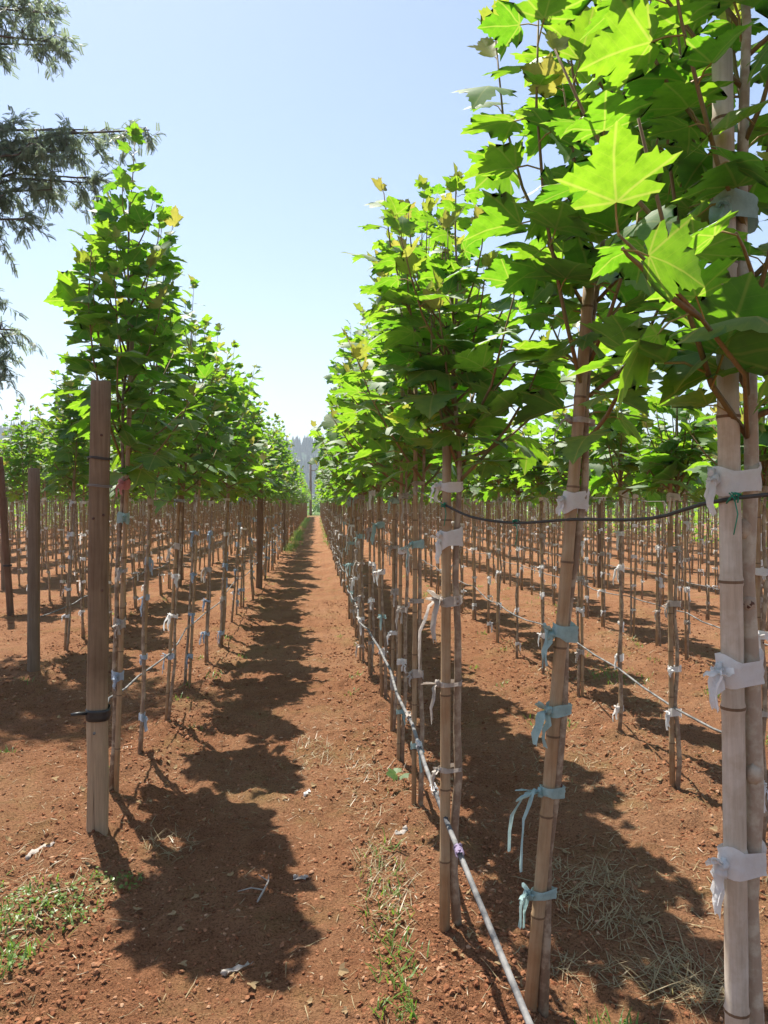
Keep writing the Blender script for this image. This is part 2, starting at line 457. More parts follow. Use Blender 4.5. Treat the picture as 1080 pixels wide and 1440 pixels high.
# hills far behind with a conifer wood on the ridge
def hill_h(x, y):
    az = x / 520.0
    base = 34 + 26 * np.clip(-az * 2.2 - 0.1, 0, 1.3) + 14 * vnoise(x / 140 + 3, y * 0 + 2) + 7 * vnoise(x / 46 + 13, y * 0 + 5)
    prof = np.clip(1 - np.abs(y - 560) / 130.0, 0, 1)
    prof = prof * prof * (3 - 2 * prof)
    return base * prof - 1.0
hx = np.linspace(-950, 950, 190); hy = np.linspace(425, 695, 28)
HX, HY = np.meshgrid(hx, hy); HZ = hill_h(HX, HY)
idx = np.arange(HX.size).reshape(HX.shape)
a, b, c, d = idx[:-1, :-1].ravel(), idx[:-1, 1:].ravel(), idx[1:, 1:].ravel(), idx[1:, :-1].ravel()
T = np.concatenate([np.stack([a, b, c], 1), np.stack([a, c, d], 1)])
hill = link('hill', tri_mesh('hill', np.stack([HX.ravel(), HY.ravel(), HZ.ravel()], 1), T, ['hill_ground'], smooth=True))
tag(hill, 'dark blue-green wooded hill far beyond the end of the path', kind='structure')
n = 5200
tx = rng.uniform(-420, 330, n); ty = rng.uniform(455, 575, n)
tz = hill_h(tx, ty)
cv = []; ct = []
for lv, (z0, z1, r) in enumerate(((0.05, 0.55, 0.26), (0.3, 0.8, 0.19), (0.55, 1.0, 0.12))):
    base = len(cv)
    for k in range(6):
        cv.append((r * math.cos(k * math.pi / 3), r * math.sin(k * math.pi / 3), z0))
    cv.append((0, 0, z1))
    for k in range(6): ct.append((base + k, base + (k + 1) % 6, base + 6))
ms = np.zeros((n, 4, 4)); hgt = rng.uniform(5, 10, n); ang = rng.uniform(0, 6.28, n)
ms[:, 0, 0] = np.cos(ang) * hgt * .8; ms[:, 0, 1] = -np.sin(ang) * hgt * .8; ms[:, 1, 0] = np.sin(ang) * hgt * .8; ms[:, 1, 1] = np.cos(ang) * hgt * .8
ms[:, 2, 2] = hgt; ms[:, 0, 3] = tx; ms[:, 1, 3] = ty; ms[:, 2, 3] = tz; ms[:, 3, 3] = 1
V, T = scatter(cv, ct, ms)
wood = link('conifer_wood', tri_mesh('conifer_wood', V, T, ['conifer']))
tag(wood, 'dark conifer wood covering the hill beyond the nursery', 'wood', kind='stuff')

# ------------------------------------------------------------------ leaf templates
HALF = [(.10, -.05), (.20, -.10), (.30, -.06), (.40, -.06), (.41, .02), (.52, .03), (.60, .10), (.49, .13), (.44, .18), (.35, .21),
        (.47, .235), (.565, .25), (.57, .33), (.665, .36), (.79, .48), (.66, .475), (.60, .54), (.53, .525), (.50, .62), (.42, .55), (.34, .55), (.235, .47),
        (.28, .57), (.35, .64), (.275, .675), (.285, .78), (.20, .785), (.185, .88), (.10, .885)]
def leaf_outline(narrow=1.0, jit=0.0, seed=0):
    r = random.Random(seed)
    right = [(x * narrow * (1 + jit * r.uniform(-1, 1)), y + jit * r.uniform(-.6, .6)) for x, y in HALF]
    left = [(-x * narrow * (1 + jit * r.uniform(-1, 1)), y + jit * r.uniform(-.6, .6)) for x, y in HALF]
    return right, left

def leaf_template(seed, narrow=1.0, fold=0.1, droop=0.25, side=0.12, wave=0.03, pet=0.42, lod=0):
    """blade 1 long from the petiole's end, petiole along +y; returns V, T, mat index, uv"""
    r = random.Random(seed)
    bm = bmesh.new()
    if lod == 0:
        right, left = leaf_outline(narrow, 0.045, seed)
        mid = [(0, 0.0), (0, 0.3), (0, 0.6), (0, 1.02)]
    elif lod == 1:
        q = [(0.3, -0.06), (0.54, 0.08), (0.36, 0.22), (0.72, 0.46), (0.27, 0.5), (0.25, 0.78)]
        right = [(x * narrow * r.uniform(.92, 1.08), y) for x, y in q]; left = [(-x * narrow * r.uniform(.92, 1.08), y) for x, y in q]
        mid = [(0, 0), (0, 0.45), (0, 1.0)]
    else:
        q = [(0.5, 0.02), (0.34, 0.24), (0.66, 0.46), (0.2, 0.6)]
        right = [(x * narrow, y) for x, y in q]; left = [(-x * narrow, y) for x, y in q]
        mid = [(0, 0), (0, 1.0)]
    mv = [bm.verts.new((x, y, 0)) for x, y in mid]
    rv = [bm.verts.new((x, y, 0)) for x, y in right]
    lv = [bm.verts.new((x, y, 0)) for x, y in left]
    bm.faces.new([mv[0]] + rv + [mv[-1]] + mv[-2:0:-1])
    bm.faces.new(list(reversed([mv[0]] + lv + [mv[-1]] + mv[-2:0:-1])))
    bmesh.ops.triangulate(bm, faces=bm.faces[:])
    if lod == 0:
        pass
    bm.verts.index_update()
    V = np.array([v.co[:] for v in bm.verts]); Tn = [[v.index for v in f.verts] for f in bm.faces]
    bm.free()
    uv = V[:, :2].copy()
    ph = r.uniform(0, 6.28)
    x, y = V[:, 0], V[:, 1]
    z = fold * np.abs(x) - droop * np.clip(y, 0, 2) ** 2 - side * x ** 2 * 2 + wave * np.sin(x * 7 + ph) * np.cos(y * 6 + ph * 2)
    z = z + 0.08 * r.uniform(-1, 1) * x
    V = np.stack([x, y * (1 - 0.1 * droop) + pet, z], 1)
    mi = [0] * len(Tn)
    # petiole: a thin three-sided stalk, arched
    if lod < 2:
        w = 0.017
        b = len(V); k = 3
        pts = [(0, 0, -0.10 * pet), (0, pet * 0.55, 0.07 * pet), (0, pet * 1.02, -0.004)]
        pv = []
        for p in pts:
            for j in range(3):
                t = j * 2.0944
                pv.append((p[0] + w * math.cos(t), p[1], p[2] + w * math.sin(t)))
        V = np.concatenate([V, pv]); uv = np.concatenate([uv, np.full((9, 2), 5.0)])
        for i in range(2):
            for j in range(3):
                j2 = (j + 1) % 3
                Tn += [[b + i * 3 + j, b + i * 3 + j2, b + i * 3 + 3 + j2], [b + i * 3 + j, b + i * 3 + 3 + j2, b + i * 3 + 3 + j]]
                mi += [1, 1]
    return V, np.array(Tn), np.array(mi), uv

PAR = [dict(fold=0.05, droop=0.18, side=0.10), dict(fold=0.22, droop=0.30, side=0.05), dict(fold=-0.05, droop=0.38, side=0.16, wave=0.05),
       dict(fold=0.12, droop=0.08, side=0.2, wave=0.045), dict(fold=0.34, droop=0.22, side=0.0, narrow=0.92), dict(fold=0.02, droop=0.55, side=0.12, narrow=0.95)]
LEAF = {lod: [leaf_template(11 + i, lod=lod, **p) for i, p in enumerate(PAR)] for lod in (0, 1, 2)}
YOUNG = {lod: [leaf_template(31 + i, lod=lod, narrow=0.72, fold=0.45, droop=-0.1, side=0.0, pet=0.22) for i in range(2)] for lod in (0, 1, 2)}
LEAF_MESH = [tri_mesh('leaf', V, T, ['plane_leaf', 'petiole'], mi, uv, True) for V, T, mi, uv in LEAF[0]]
YOUNG_MESH = [tri_mesh('young_leaf', V, T, ['young_leaf', 'petiole'], mi, uv, True) for V, T, mi, uv in YOUNG[0]]

def leaf_matrix(p, d, up, s):
    y = Vector(d).normalized(); z = Vector(up); z = z - y * z.dot(y)
    if z.length < 1e-4: z = Vector((1, 0, 0)) - y * y.x
    z.normalize(); x = y.cross(z)
    return Matrix(((x.x * s, y.x * s, z.x * s, p[0]), (x.y * s, y.y * s, z.y * s, p[1]), (x.z * s, y.z * s, z.z * s, p[2]), (0, 0, 0, 1)))

# ------------------------------------------------------------------ a young plane tree: trunk line, branches, leaves
def gen_tree(r, H=3.15, zc=1.62, Rc=0.43, n_br=22, s0=0.138, dens=1.0, top=.68):
    wob = [r.uniform(-.012, .012) for _ in range(12)]
    def axis_pt(z):
        k = min(z / H * 9, 9); i = int(k); f = k - i
        return Vector((wob[i] * (1 - f) + wob[i + 1] * f, wob[(i + 3) % 11] * (1 - f) + wob[(i + 4) % 11] * f, z))
    branches = []; leaves = []
    def put_leaf(p, az, el, s, young=False):
        d = Vector((math.cos(az) * math.cos(el), math.sin(az) * math.cos(el), math.sin(el)))
        up = Vector((math.cos(az) * 0.15 + r.gauss(0, .33), math.sin(az) * 0.15 + r.gauss(0, .33), 1.0))
        if el > 0.9: up = Vector((-math.cos(az), -math.sin(az), 0.4))
        leaves.append((leaf_matrix(p, d, up, s), young, r.randrange(6)))
    az0 = r.uniform(0, 6.28)
    for i in range(n_br):
        f = (i + r.uniform(-.3, .3)) / n_br; f = min(max(f, 0), 1)
        z0 = zc + (H - 0.42 - zc) * f
        az = az0 + i * 2.4 + r.uniform(-.35, .35)
        L = Rc * (1.28 - top * f) * r.uniform(0.72, 1.18)
        el = R(r.uniform(18, 42) + 26 * f)
        if i % 5 == 2 and f < .8: L *= r.uniform(1.25, 1.6); el = R(r.uniform(48, 66))      # strong upright side shoot
        elif i % 7 == 4: L *= .6
        p = axis_pt(z0); pts = [p.copy()]; nseg = 4
        for k in range(nseg):
            e = el + R(9) * k
            a2 = az + r.uniform(-.16, .16)
            p = p + Vector((math.cos(a2) * math.cos(e), math.sin(a2) * math.cos(e), math.sin(e))) * (L / nseg)
            pts.append(p.copy())
        r0 = 0.0062 * (1.15 - .5 * f)
        branches.append((pts, [r0, r0 * .85, r0 * .7, r0 * .52, r0 * .35]))
        m = max(4, int(L / 0.047 * dens))
        for k in range(m):
            t = 0.14 + 0.86 * (k + r.uniform(-.2, .2)) / (m - 1); t = min(max(t, 0.05), 1)
            q = t * nseg; j = min(int(q), nseg - 1); pp = pts[j].lerp(pts[j + 1], q - j)
            side = 1 if k % 2 else -1
            a = az + side * r.uniform(0.5, 1.7)
            last = k >= m - 2
            e = R(r.gauss(4, 20)) + (R(35) if last else 0)
            s = s0 * r.uniform(0.62, 1.28) * (1.08 - .22 * f) * (0.62 if last else 1.0 - 0.25 * t)
            put_leaf(pp, a, e, s, last and r.random() < 0.25)
        put_leaf(pts[-1], az, R(r.uniform(35, 70)), s0 * r.uniform(.35, .5), r.random() < .6)
    # the leader
    z = zc + 0.15; k = 0
    while z < H:
        f = (z - zc) / (H - zc)
        s = s0 * (1.05 - 0.62 * max(0, f - .45) / .55) * r.uniform(.8, 1.15)
        put_leaf(axis_pt(z), az0 + k * 2.2 + r.uniform(-.4, .4), R(r.gauss(10 + 32 * f, 16)), s)
        z += (0.075 if f < .7 else 0.05) / dens; k += 1
    for j in range(5):
        put_leaf(axis_pt(H - 0.01 * j), r.uniform(0, 6.28), R(r.uniform(45, 80)), s0 * r.uniform(.3, .48), j < 3)
    return axis_pt, branches, leaves, H

def trunk_mb(axis_pt, H, r0, off, knots=0, sides=8, r=random, scars=()):
    """tapered trunk beginning at off beside the stake and ending at the leader"""
    mb = MB(); pts = []; rad = []
    n = 15
    for i in range(n + 1):
        z = H * i / n - (0.06 if i == 0 else 0)
        p = axis_pt(max(z, 0)); p = Vector((p.x, p.y, z))
        w = 0.006 * math.sin(i * 1.9 + r0 * 900)
        pts.append(p + Vector((off[0] + w, off[1] - w, 0)))
        f = max(z, 0) / H
        rad.append(r0 * (1.12 if i == 0 else 1) * ((1 - 0.42 * f / .6) if f < .6 else (0.58 - 0.46 * (f - .6) / .4)))
    mb.tube(pts, rad, sides)
    for k in range(knots):
        i = r.randint(2, 8); a = r.uniform(0, 6.28)
        q = pts[i] + Vector((math.cos(a), math.sin(a), 0)) * rad[i] * .92
        mb.blob(q, rad[i] * .42, 1, 0.25, scale=(1, 1, 1.2))
    for z, a, q in scars:
        i = min(range(len(pts)), key=lambda j: abs(pts[j].z - z)); c = pts[i]; c = Vector((c.x, c.y, z))
        mb.blob(c + Vector((math.cos(a), math.sin(a), 0)) * rad[i] * .80, q, 1, .15, 8, 6, (1, .8, 1.25))
        mb.blob(c + Vector((math.cos(a), math.sin(a), 0)) * rad[i] * .62, q * 1.35, 0, .1, 8, 6, (1, .8, 1.3))
    return mb

def stake_mb(H, r0, r, sides=8, tilt=None, full=True):
    """bamboo cane with ringed joints"""
    mb = MB()
    z = -0.08; gap = r.uniform(.2, .28); nxt = r.uniform(0.1, .28)
    pts = []; rad = []; dark = []
    bx, by = r.uniform(-.003, .003), r.uniform(-.003, .003)
    cx = lambda z: Vector((bx * math.sin(z * 1.7), by * math.sin(z * 1.3 + 1), z))
    tp = lambda z: r0 * (1.05 - 0.16 * max(z, 0) / H)
    pts.append(cx(z)); rad.append(tp(z)); 
    while full and nxt < H - .04:
        for dz, k in ((-.012, 1.0), (-.003, 1.10), (.003, 1.10), (.012, .985)):
            pts.append(cx(nxt + dz)); rad.append(tp(nxt) * k); 
        dark.append(len(pts) - 3)
        nxt += gap * r.uniform(.85, 1.2)
    pts.append(cx(H)); rad.append(tp(H) * .97)
    mb.tube(pts, rad, sides)
    for i in dark:
        for k in range(sides): mb.m[i * sides + k] = 1
    return mb

def tie_mb(r, offx, offy, ra, rb, h, tails=2, tl=0.09, side=None, wide=0.014, mi=0, rough=0.2, knot=1.0):
    """cloth strip wrapped round stake (origin) and trunk (off), with a knot and loose tails"""
    mb = MB()
    d = math.hypot(offx, offy); ang = math.atan2(offy, offx)
    ring = []
    N = 9
    for k in range(N): 
        t = ang + math.pi / 2 + math.pi * k / (N - 1); ring.append((math.cos(t) * (ra * 1.12 + .003), math.sin(t) * (ra * 1.12 + .003)))
    for k in range(N):
        t = ang - math.pi / 2 + math.pi * k / (N - 1); ring.append((offx + math.cos(t) * (rb * 1.06 + .003), offy + math.sin(t) * (rb * 1.06 + .003)))
    n = len(ring); lv = 6; vs = []; fs = []
    ph = r.uniform(0, 6)
    for j in range(lv):
        for k, (x, y) in enumerate(ring):
            kk = 1 + 0.06 * (1 + math.sin(j * 2.6 + .45 * math.sin(k * .8 + ph) * 3 + ph)) + 0.05 * r.random()
            zz = (j / (lv - 1) - .5) * h * (1 + .18 * math.sin(k * .9 + ph)) + 0.12 * h * math.sin(k * .55 + ph * 2)
            vs.append((x * kk if k < N else offx + (x - offx) * kk, y * kk if k < N else offy + (y - offy) * kk, zz))
    for j in range(lv - 1):
        for k in range(n):
            k2 = (k + 1) % n
            fs.append((j * n + k, j * n + k2, (j + 1) * n + k2, (j + 1) * n + k))
    mb.add(vs, fs, mi)
    a = side if side is not None else r.uniform(0, 6.28)
    kx, ky = math.cos(a) * (ra * 1.15 + .010), math.sin(a) * (ra * 1.15 + .010)
    for q in range(3):
        mb.blob((kx + r.uniform(-.004, .004), ky + r.uniform(-.004, .004), r.uniform(-.3, .3) * h), 0.0075 * knot * r.uniform(.8, 1.2), mi, 0.5, 7, 5, scale=(1, 1, 1.1))
    for q in range(2):
        aa = a + r.uniform(-1.2, 1.2); L = tl * .35; e = r.uniform(-.2, 1.1); w_ = wide * .8
        pts = [(kx + math.cos(aa) * L * t * math.cos(e), ky + math.sin(aa) * L * t * math.cos(e), L * t * math.sin(e) - .2 * L * t * t) for t in (0, .35, .7, 1)]
        mb.strip(pts, [(-math.sin(aa) * w_ * f, math.cos(aa) * w_ * f, w_ * .3 * f) for f in (.3, .8, 1, .6)], mi)
    for t in range(tails):
        aa = a + r.uniform(-.9, .9); L = tl * r.uniform(.6, 1.3); pts = []; sd = []
        out = r.uniform(.1, .45); tw = r.uniform(0, 3)
        up0 = r.uniform(.0, .35)
        m = 6
        for k in range(m + 1):
            s = k / m
            rr = out * L * (1 - (1 - s) ** 2) * .8
            zz = up0 * L * math.sin(min(s * 3.0, 3.14)) - L * s ** 1.5 * .85
            pts.append((kx + math.cos(aa) * rr + .004 * math.sin(k * 2 + tw), ky + math.sin(aa) * rr, zz))
            ww = wide * (0.45 + .55 * min(1, s * 2.5)) * r.uniform(.7, 1.15) * (1 - .35 * s)
            ta = aa + math.pi / 2 + .5 * math.sin(s * 3 + tw)
            sd.append((math.cos(ta) * ww, math.sin(ta) * ww, .25 * ww * math.sin(s * 5 + tw)))
        mb.strip(pts, sd, mi)
    return mb

# ------------------------------------------------------------------ the planting: rows of staked trees
PSI = R(5.02)
def depth(x, y): return x * math.sin(PSI) + y * math.cos(PSI)
def lateral(x, y): return x * math.cos(PSI) - y * math.sin(PSI)
def seen(x, y, margin):
    f = depth(x, y)
    return f > 0.9 and abs(lateral(x, y)) < 0.4995 * f + margin

EXPL = {0: [(.893, 1.475), (.632, 2.118), (.467, 2.57), (.488, 3.62), (.481, 4.26)],
        -1: [(-1.01, 3.88), (-1.02, 4.54), (-.995, 5.31), (-1.03, 6.2), (-1.0, 7.14)],
        1: [(1.925, 3.16), (1.87, 3.82), (1.92, 4.7), (1.945, 5.56), (1.9, 6.3), (1.88, 7.1)],
        -2: [(-2.44, 7.75)]}
ROW_PHRASE = {0: 'row strung with the grey hose beside the path', -1: 'row headed by the tall post with black band',
              1: 'row next to the hose row, away from the path', -2: 'row headed by the grey post', -3: 'row headed by the leaning reddish post',
              2: 'second row from the hose row, away from the path', 3: 'third row from the hose row, holding a thick post'}
ORD = ['first', 'second', 'third', 'fourth', 'fifth', 'sixth', 'seventh', 'eighth', 'ninth', 'tenth', 'eleventh', 'twelfth', 'thirteenth', 'fourteenth', 'fifteenth', 'sixteenth', 'seventeenth', 'eighteenth', 'nineteenth', 'twentieth']
ORD += ['twenty-' + w for w in ORD[:9]] + ['thirtieth'] + ['thirty-' + w for w in ORD[:9]]
lay = random.Random(21)
trees = []
POST_Y = {}
for k in range(-9, 9):
    rx = ROW_X0 + ROW_DX * k
    pts = list(EXPL.get(k, []))
    if k < 0: POST_Y[k] = 3.447 + (-0.957 - rx) * 2.28
    if pts: y = pts[-1][1]
    else: y = (POST_Y[k] + 0.2) if k < 0 else max(0.8, rx / 0.61 - 1.3)
    pts = [(px, py) for px, py in pts]
    while y < 79:
        y += (0.69 if k == 0 else (0.755 if -3 < k < 2 else 0.64)) * lay.uniform(.9, 1.1)
        pts.append((rx + lay.uniform(-.045, .045), y))
    for i, (px, py) in enumerate(pts):
        trees.append(dict(k=k, i=i, x=px, y=py, f=depth(px, py)))
vis = [t for t in trees if seen(t['x'], t['y'], 0.75)]
vis.sort(key=lambda t: t['f'])
single, mass = vis[:292], vis[292:]
for t in single:
    k, i = t['k'], t['i']
    t['near'] = t['f'] < (11.0 if k in (0, -1) else 7.6)
    if k == 0: t['lean'] = (R(lay.uniform(-1, 1)), R(lay.uniform(-.8, .8)))
    elif k < 0: t['lean'] = (R(lay.uniform(-1.2, 1.2)), R(lay.uniform(2.0, 4.4)))
    else: t['lean'] = (R(lay.uniform(-1.3, 1.3)), R(lay.uniform(-1.5, 1.5)))
    t['H'] = lay.uniform(2.85, 3.2) if k in (0, -1) else (lay.uniform(2.85, 3.1) if k < 0 else lay.uniform(2.15, 2.45))
    t['R'] = (0.44 if k == -1 else 0.49) if k in (0, -1) else (0.42 if k < 0 else 0.36)
    t['R'] *= lay.uniform(.84, 1.06)
    t['r'] = lay.uniform(.0105, .0135)
    t['sH'] = lay.uniform(1.72, 2.15); t['sr'] = t['r'] * lay.uniform(.85, 1.1)
    ang = lay.uniform(2.6, 3.9) if k == 0 else lay.uniform(0, 6.28)
    gap = t['r'] + t['sr'] + .004
    t['off'] = (math.cos(ang) * gap, math.sin(ang) * gap)      # stake seen from the trunk
    if k == 0 and i == 0: t.update(lean=(0.0, -.020), H=3.3, R=.47, r=.0205, sr=.0222, sH=2.36, off=(-.046, -.012))
    if k == 0 and i == 1: t.update(lean=(0.0, .080), H=3.2, R=.52, r=.0150, sr=.0178, sH=2.10, off=(-.034, -.014))
    if k == 0 and i == 2: t.update(lean=(0.0, .004), H=2.5, R=.46, r=.0165, sr=.0175, sH=1.72, off=(-.036, -.010))
    if k == 0 and i == 3: t.update(H=2.95)
    if k == 0 and i == 4: t.update(H=3.0)
    if k == -1 and i == 0: t.update(lean=(R(.5), R(2.3)), H=3.2, R=.48, r=.014, sr=.0125, sH=2.3)

def words(t, what):
    k, i = t['k'], t['i']
    if k == 0 and i == 0: return what + ' strapped with wide white bands', None
    if k == 0 and i == 1: return what + ' tied with teal cloth strips', None
    if k in ROW_PHRASE and i < len(ORD) and k <= 1: return what + ', ' + ORD[i] + ' in the ' + ROW_PHRASE[k], None
    if k in ROW_PHRASE: return what + ' deep in the ' + ROW_PHRASE[k] if k <= 1 else what + ' in the ' + ROW_PHRASE[k], k
    return what + (' in the rows past the leaning reddish post' if k < 0 else ' in the rows past the thick-posted third row'), 99 if k > 0 else -99

def hero_leaves(t):
    """the big leaves that hang out from the nearest tree"""
    rt, up, to = Vector((.9962, -.0875, 0)), Vector((0, 0, 1)), Vector((-.0875, -.9962, 0))
    base = Vector((t['x'], t['y'], 0)); inv = Matrix.Rotation(-t['lean'][1], 3, 'Y')
    spec = [  # world point of the stalk's foot, tip direction (right, up, towards the viewer), face normal, size, shape
        ((.430, 1.070, 1.855), (-.20, .80, .42), (.05, .55, -.80), .108, 2),
        ((.640, 1.130, 1.885), (-.85, -.12, .30), (-.1, .8, -.35), .105, 2),
        ((.600, 1.150, 1.760), (-.45, .60, .45), (.05, .6, -.7), .095, 5),
        ((.440, 1.080, 1.840), (.70, -.35, .35), (.1, .75, -.5), .095, 1),
    ]
    out = []
    for p, d, nrm, s, sh in spec:
        d = rt * d[0] + up * d[1] + to * d[2]; nv = rt * nrm[0] + up * nrm[1] + to * nrm[2]
        out.append((leaf_matrix(inv @ (Vector(p) - base), inv @ d, inv @ nv, s), False, sh))
    return out

tie_rng = random.Random(5)
TIE_MATS = {0: ['cloth_dirty', 'cloth_white', 'cloth_dirty', 'cloth_teal'], -1: ['cloth_blue', 'cloth_dirty', 'cloth_white', 'cloth_blue']}

def ties_for(t):
    k, i = t['k'], t['i']
    o = (-t['off'][0], -t['off'][1]); ra, rb = t['sr'] * .98, t['r'] * .95
    r = tie_rng
    T_ = []
    def add(z, mat, h, **kw):
        T_.append((z, mat, tie_mb(r, o[0], o[1], ra, rb, h, **kw)))
    if k == 0 and i == 0:
        add(1.518, 'cloth_white', .050, tails=3, tl=.07, side=3.3, wide=.012, knot=1.3)
        add(1.140, 'cloth_white', .056, tails=2, tl=.10, side=3.6, wide=.020, knot=1.2)
        add(.755, 'cloth_white', .056, tails=2, tl=.13, side=3.5, wide=.020, knot=1.5)
        add(2.05, 'cloth_teal', .05, tails=2, tl=.06, side=4.2)
    elif k == 0 and i == 1:
        add(1.445, 'cloth_white', .055, tails=1, tl=.05, side=3.4)
        add(1.67, 'cloth_dirty', .014, tails=1, tl=.10, side=3.4, wide=.008)
        add(1.075, 'cloth_teal', .040, tails=2, tl=.10, side=3.3, wide=.017, knot=1.2)
        add(.855, 'cloth_teal', .030, tails=2, tl=.14, side=3.9, wide=.019, knot=1.2)
        add(.625, 'cloth_teal', .028, tails=2, tl=.22, side=3.6, wide=.014)
        add(.335, 'cloth_teal', .026, tails=3, tl=.12, side=3.4, wide=.016, knot=1.2)
    elif k == 0 and i == 2:
        add(1.485, 'cloth_white', .03, tails=2, tl=.06, side=3.3)
        add(1.31, 'cloth_white', .06, tails=1, tl=.10, side=3.6, wide=.012)
        add(1.10, 'cloth_dirty', .03, tails=2, tl=.24, side=4.0, wide=.018)
        add(.82, 'cloth_dirty', .016, tails=2, tl=.18, side=3.4, wide=.008)
        add(.53, 'cloth_dirty', .016, tails=2, tl=.08, side=3.4, wide=.01)
    elif k == -1 and i == 0:
        add(1.50, 'cloth_pink', .045, tails=2, tl=.07, side=4.0)
        add(1.34, 'cloth_teal', .05, tails=1, tl=.04, side=4.5)
        add(1.08, 'cloth_dirty', .02, tails=2, tl=.10, side=4.2)
        add(.82, 'cloth_dirty', .05, tails=2, tl=.10, side=4.2)
        add(.56, 'cloth_blue', .045, tails=2, tl=.07, side=4.2)
    else:
        pal = TIE_MATS.get(k, ['cloth_white', 'cloth_white', 'cloth_dirty', 'cloth_white'])
        z = 1.49 + r.uniform(-.03, .04)
        while z > .12:
            add(z, r.choice(pal), r.uniform(.016, .045), tails=r.choice([1, 2, 2, 3]), tl=r.uniform(.05, .14) if k else r.uniform(.06, .18),
                side=r.uniform(3.2, 5.6), wide=r.uniform(.008, .017))
            z -= r.uniform(.20, .36)
    return T_

# shared meshes for the trees and stakes further along
VAR = {}
def joined_leaves(name, leaves, lod, keep=1.0, grow=1.0, r=random):
    Vs, Ts, Ms, Us = [], [], [], []; b = 0
    groups = {}
    for m, young, sh in leaves:
        if r.random() > keep: continue
        groups.setdefault((young, sh % (2 if young else 6)), []).append(np.array(m))
    for (young, sh), ml in groups.items():
        V, T, mi, uv = (YOUNG if young else LEAF)[lod][sh]
        ml = np.array(ml); ml[:, :3, :3] *= grow
        P, TT = scatter(V, T, ml)
        Vs.append(P); Ts.append(TT + b); b += len(P)
        mi = np.where(mi == 1, 2, 1 if young else 0)
        Ms.append(np.tile(mi, len(ml))); Us.append(np.tile(uv, (len(ml), 1)))
    return np.concatenate(Vs), np.concatenate(Ts), np.concatenate(Ms), np.concatenate(Us)

def tree_variant(cls, j):
    if (cls, j) in VAR: return VAR[cls, j]
    r = random.Random(1000 + 37 * j + 501 * cls)
    H, Rc, nb = ((3.15, .44, 23), (2.9, .42, 22), (2.35, .37, 16))[cls]
    ap, br, lv, H = gen_tree(r, H=H * r.uniform(.95, 1.05), Rc=Rc, n_br=nb, zc=1.52, dens=.92)
    tm = trunk_mb(ap, H, .0125, (0, 0), 2, 7, r).mesh('trunk', ['bark', 'knot_scar'])
    bm_ = MB()
    for pts, rad in br: bm_.tube(pts, rad, 4)
    bmesh_ = bm_.mesh('branch', ['twig'])
    V, T, mi, uv = joined_leaves('foliage', lv, 1, r=r)
    fm = tri_mesh('foliage', V, T, ['plane_leaf', 'young_leaf', 'petiole'], mi, uv)
    V, T, mi, uv = joined_leaves('far', lv, 2, .55, 1.3, r)
    VAR[cls, j] = (tm, bmesh_, fm, (V, T, mi, uv), H)
    return VAR[cls, j]

STK = [stake_mb(random.Random(300 + j).uniform(1.75, 2.1), .012, random.Random(300 + j), 7).mesh('bamboo_stake', ['bamboo', 'bamboo_joint']) for j in range(6)]
TIES = {}
for j in range(10):
    for mname in ('cloth_white', 'cloth_dirty', 'cloth_blue', 'cloth_teal'):
        r = random.Random(800 + j)
        mb = tie_mb(r, .026, 0, .0125, .0125, r.uniform(.018, .045), tails=r.choice([1, 2, 3]), tl=r.uniform(.06, .15), side=r.uniform(3.2, 5.6), wide=r.uniform(.010, .018))
        TIES[j, mname] = mb.mesh('tie', [mname])
def tie_set(seed, pal):
    r = random.Random(seed); mb = MB(); z = 1.49
    while z > .12:
        q = tie_mb(r, .026, 0, .0125, .0125, r.uniform(.018, .04), tails=2, tl=r.uniform(.06, .14), side=r.uniform(3.2, 5.6), wide=.015)
        mb.add([(x, y, zz + z) for x, y, zz in q.v], q.f, r.randrange(len(pal)))
        z -= r.uniform(.2, .36)
    return mb.mesh('cloth_ties', pal)
TSET = {0: [tie_set(61 + j, ['cloth_dirty', 'cloth_white', 'cloth_dirty']) for j in range(3)],
        -1: [tie_set(71 + j, ['cloth_blue', 'cloth_dirty', 'cloth_white']) for j in range(3)],
        9: [tie_set(81 + j, ['cloth_white', 'cloth_dirty']) for j in range(3)]}

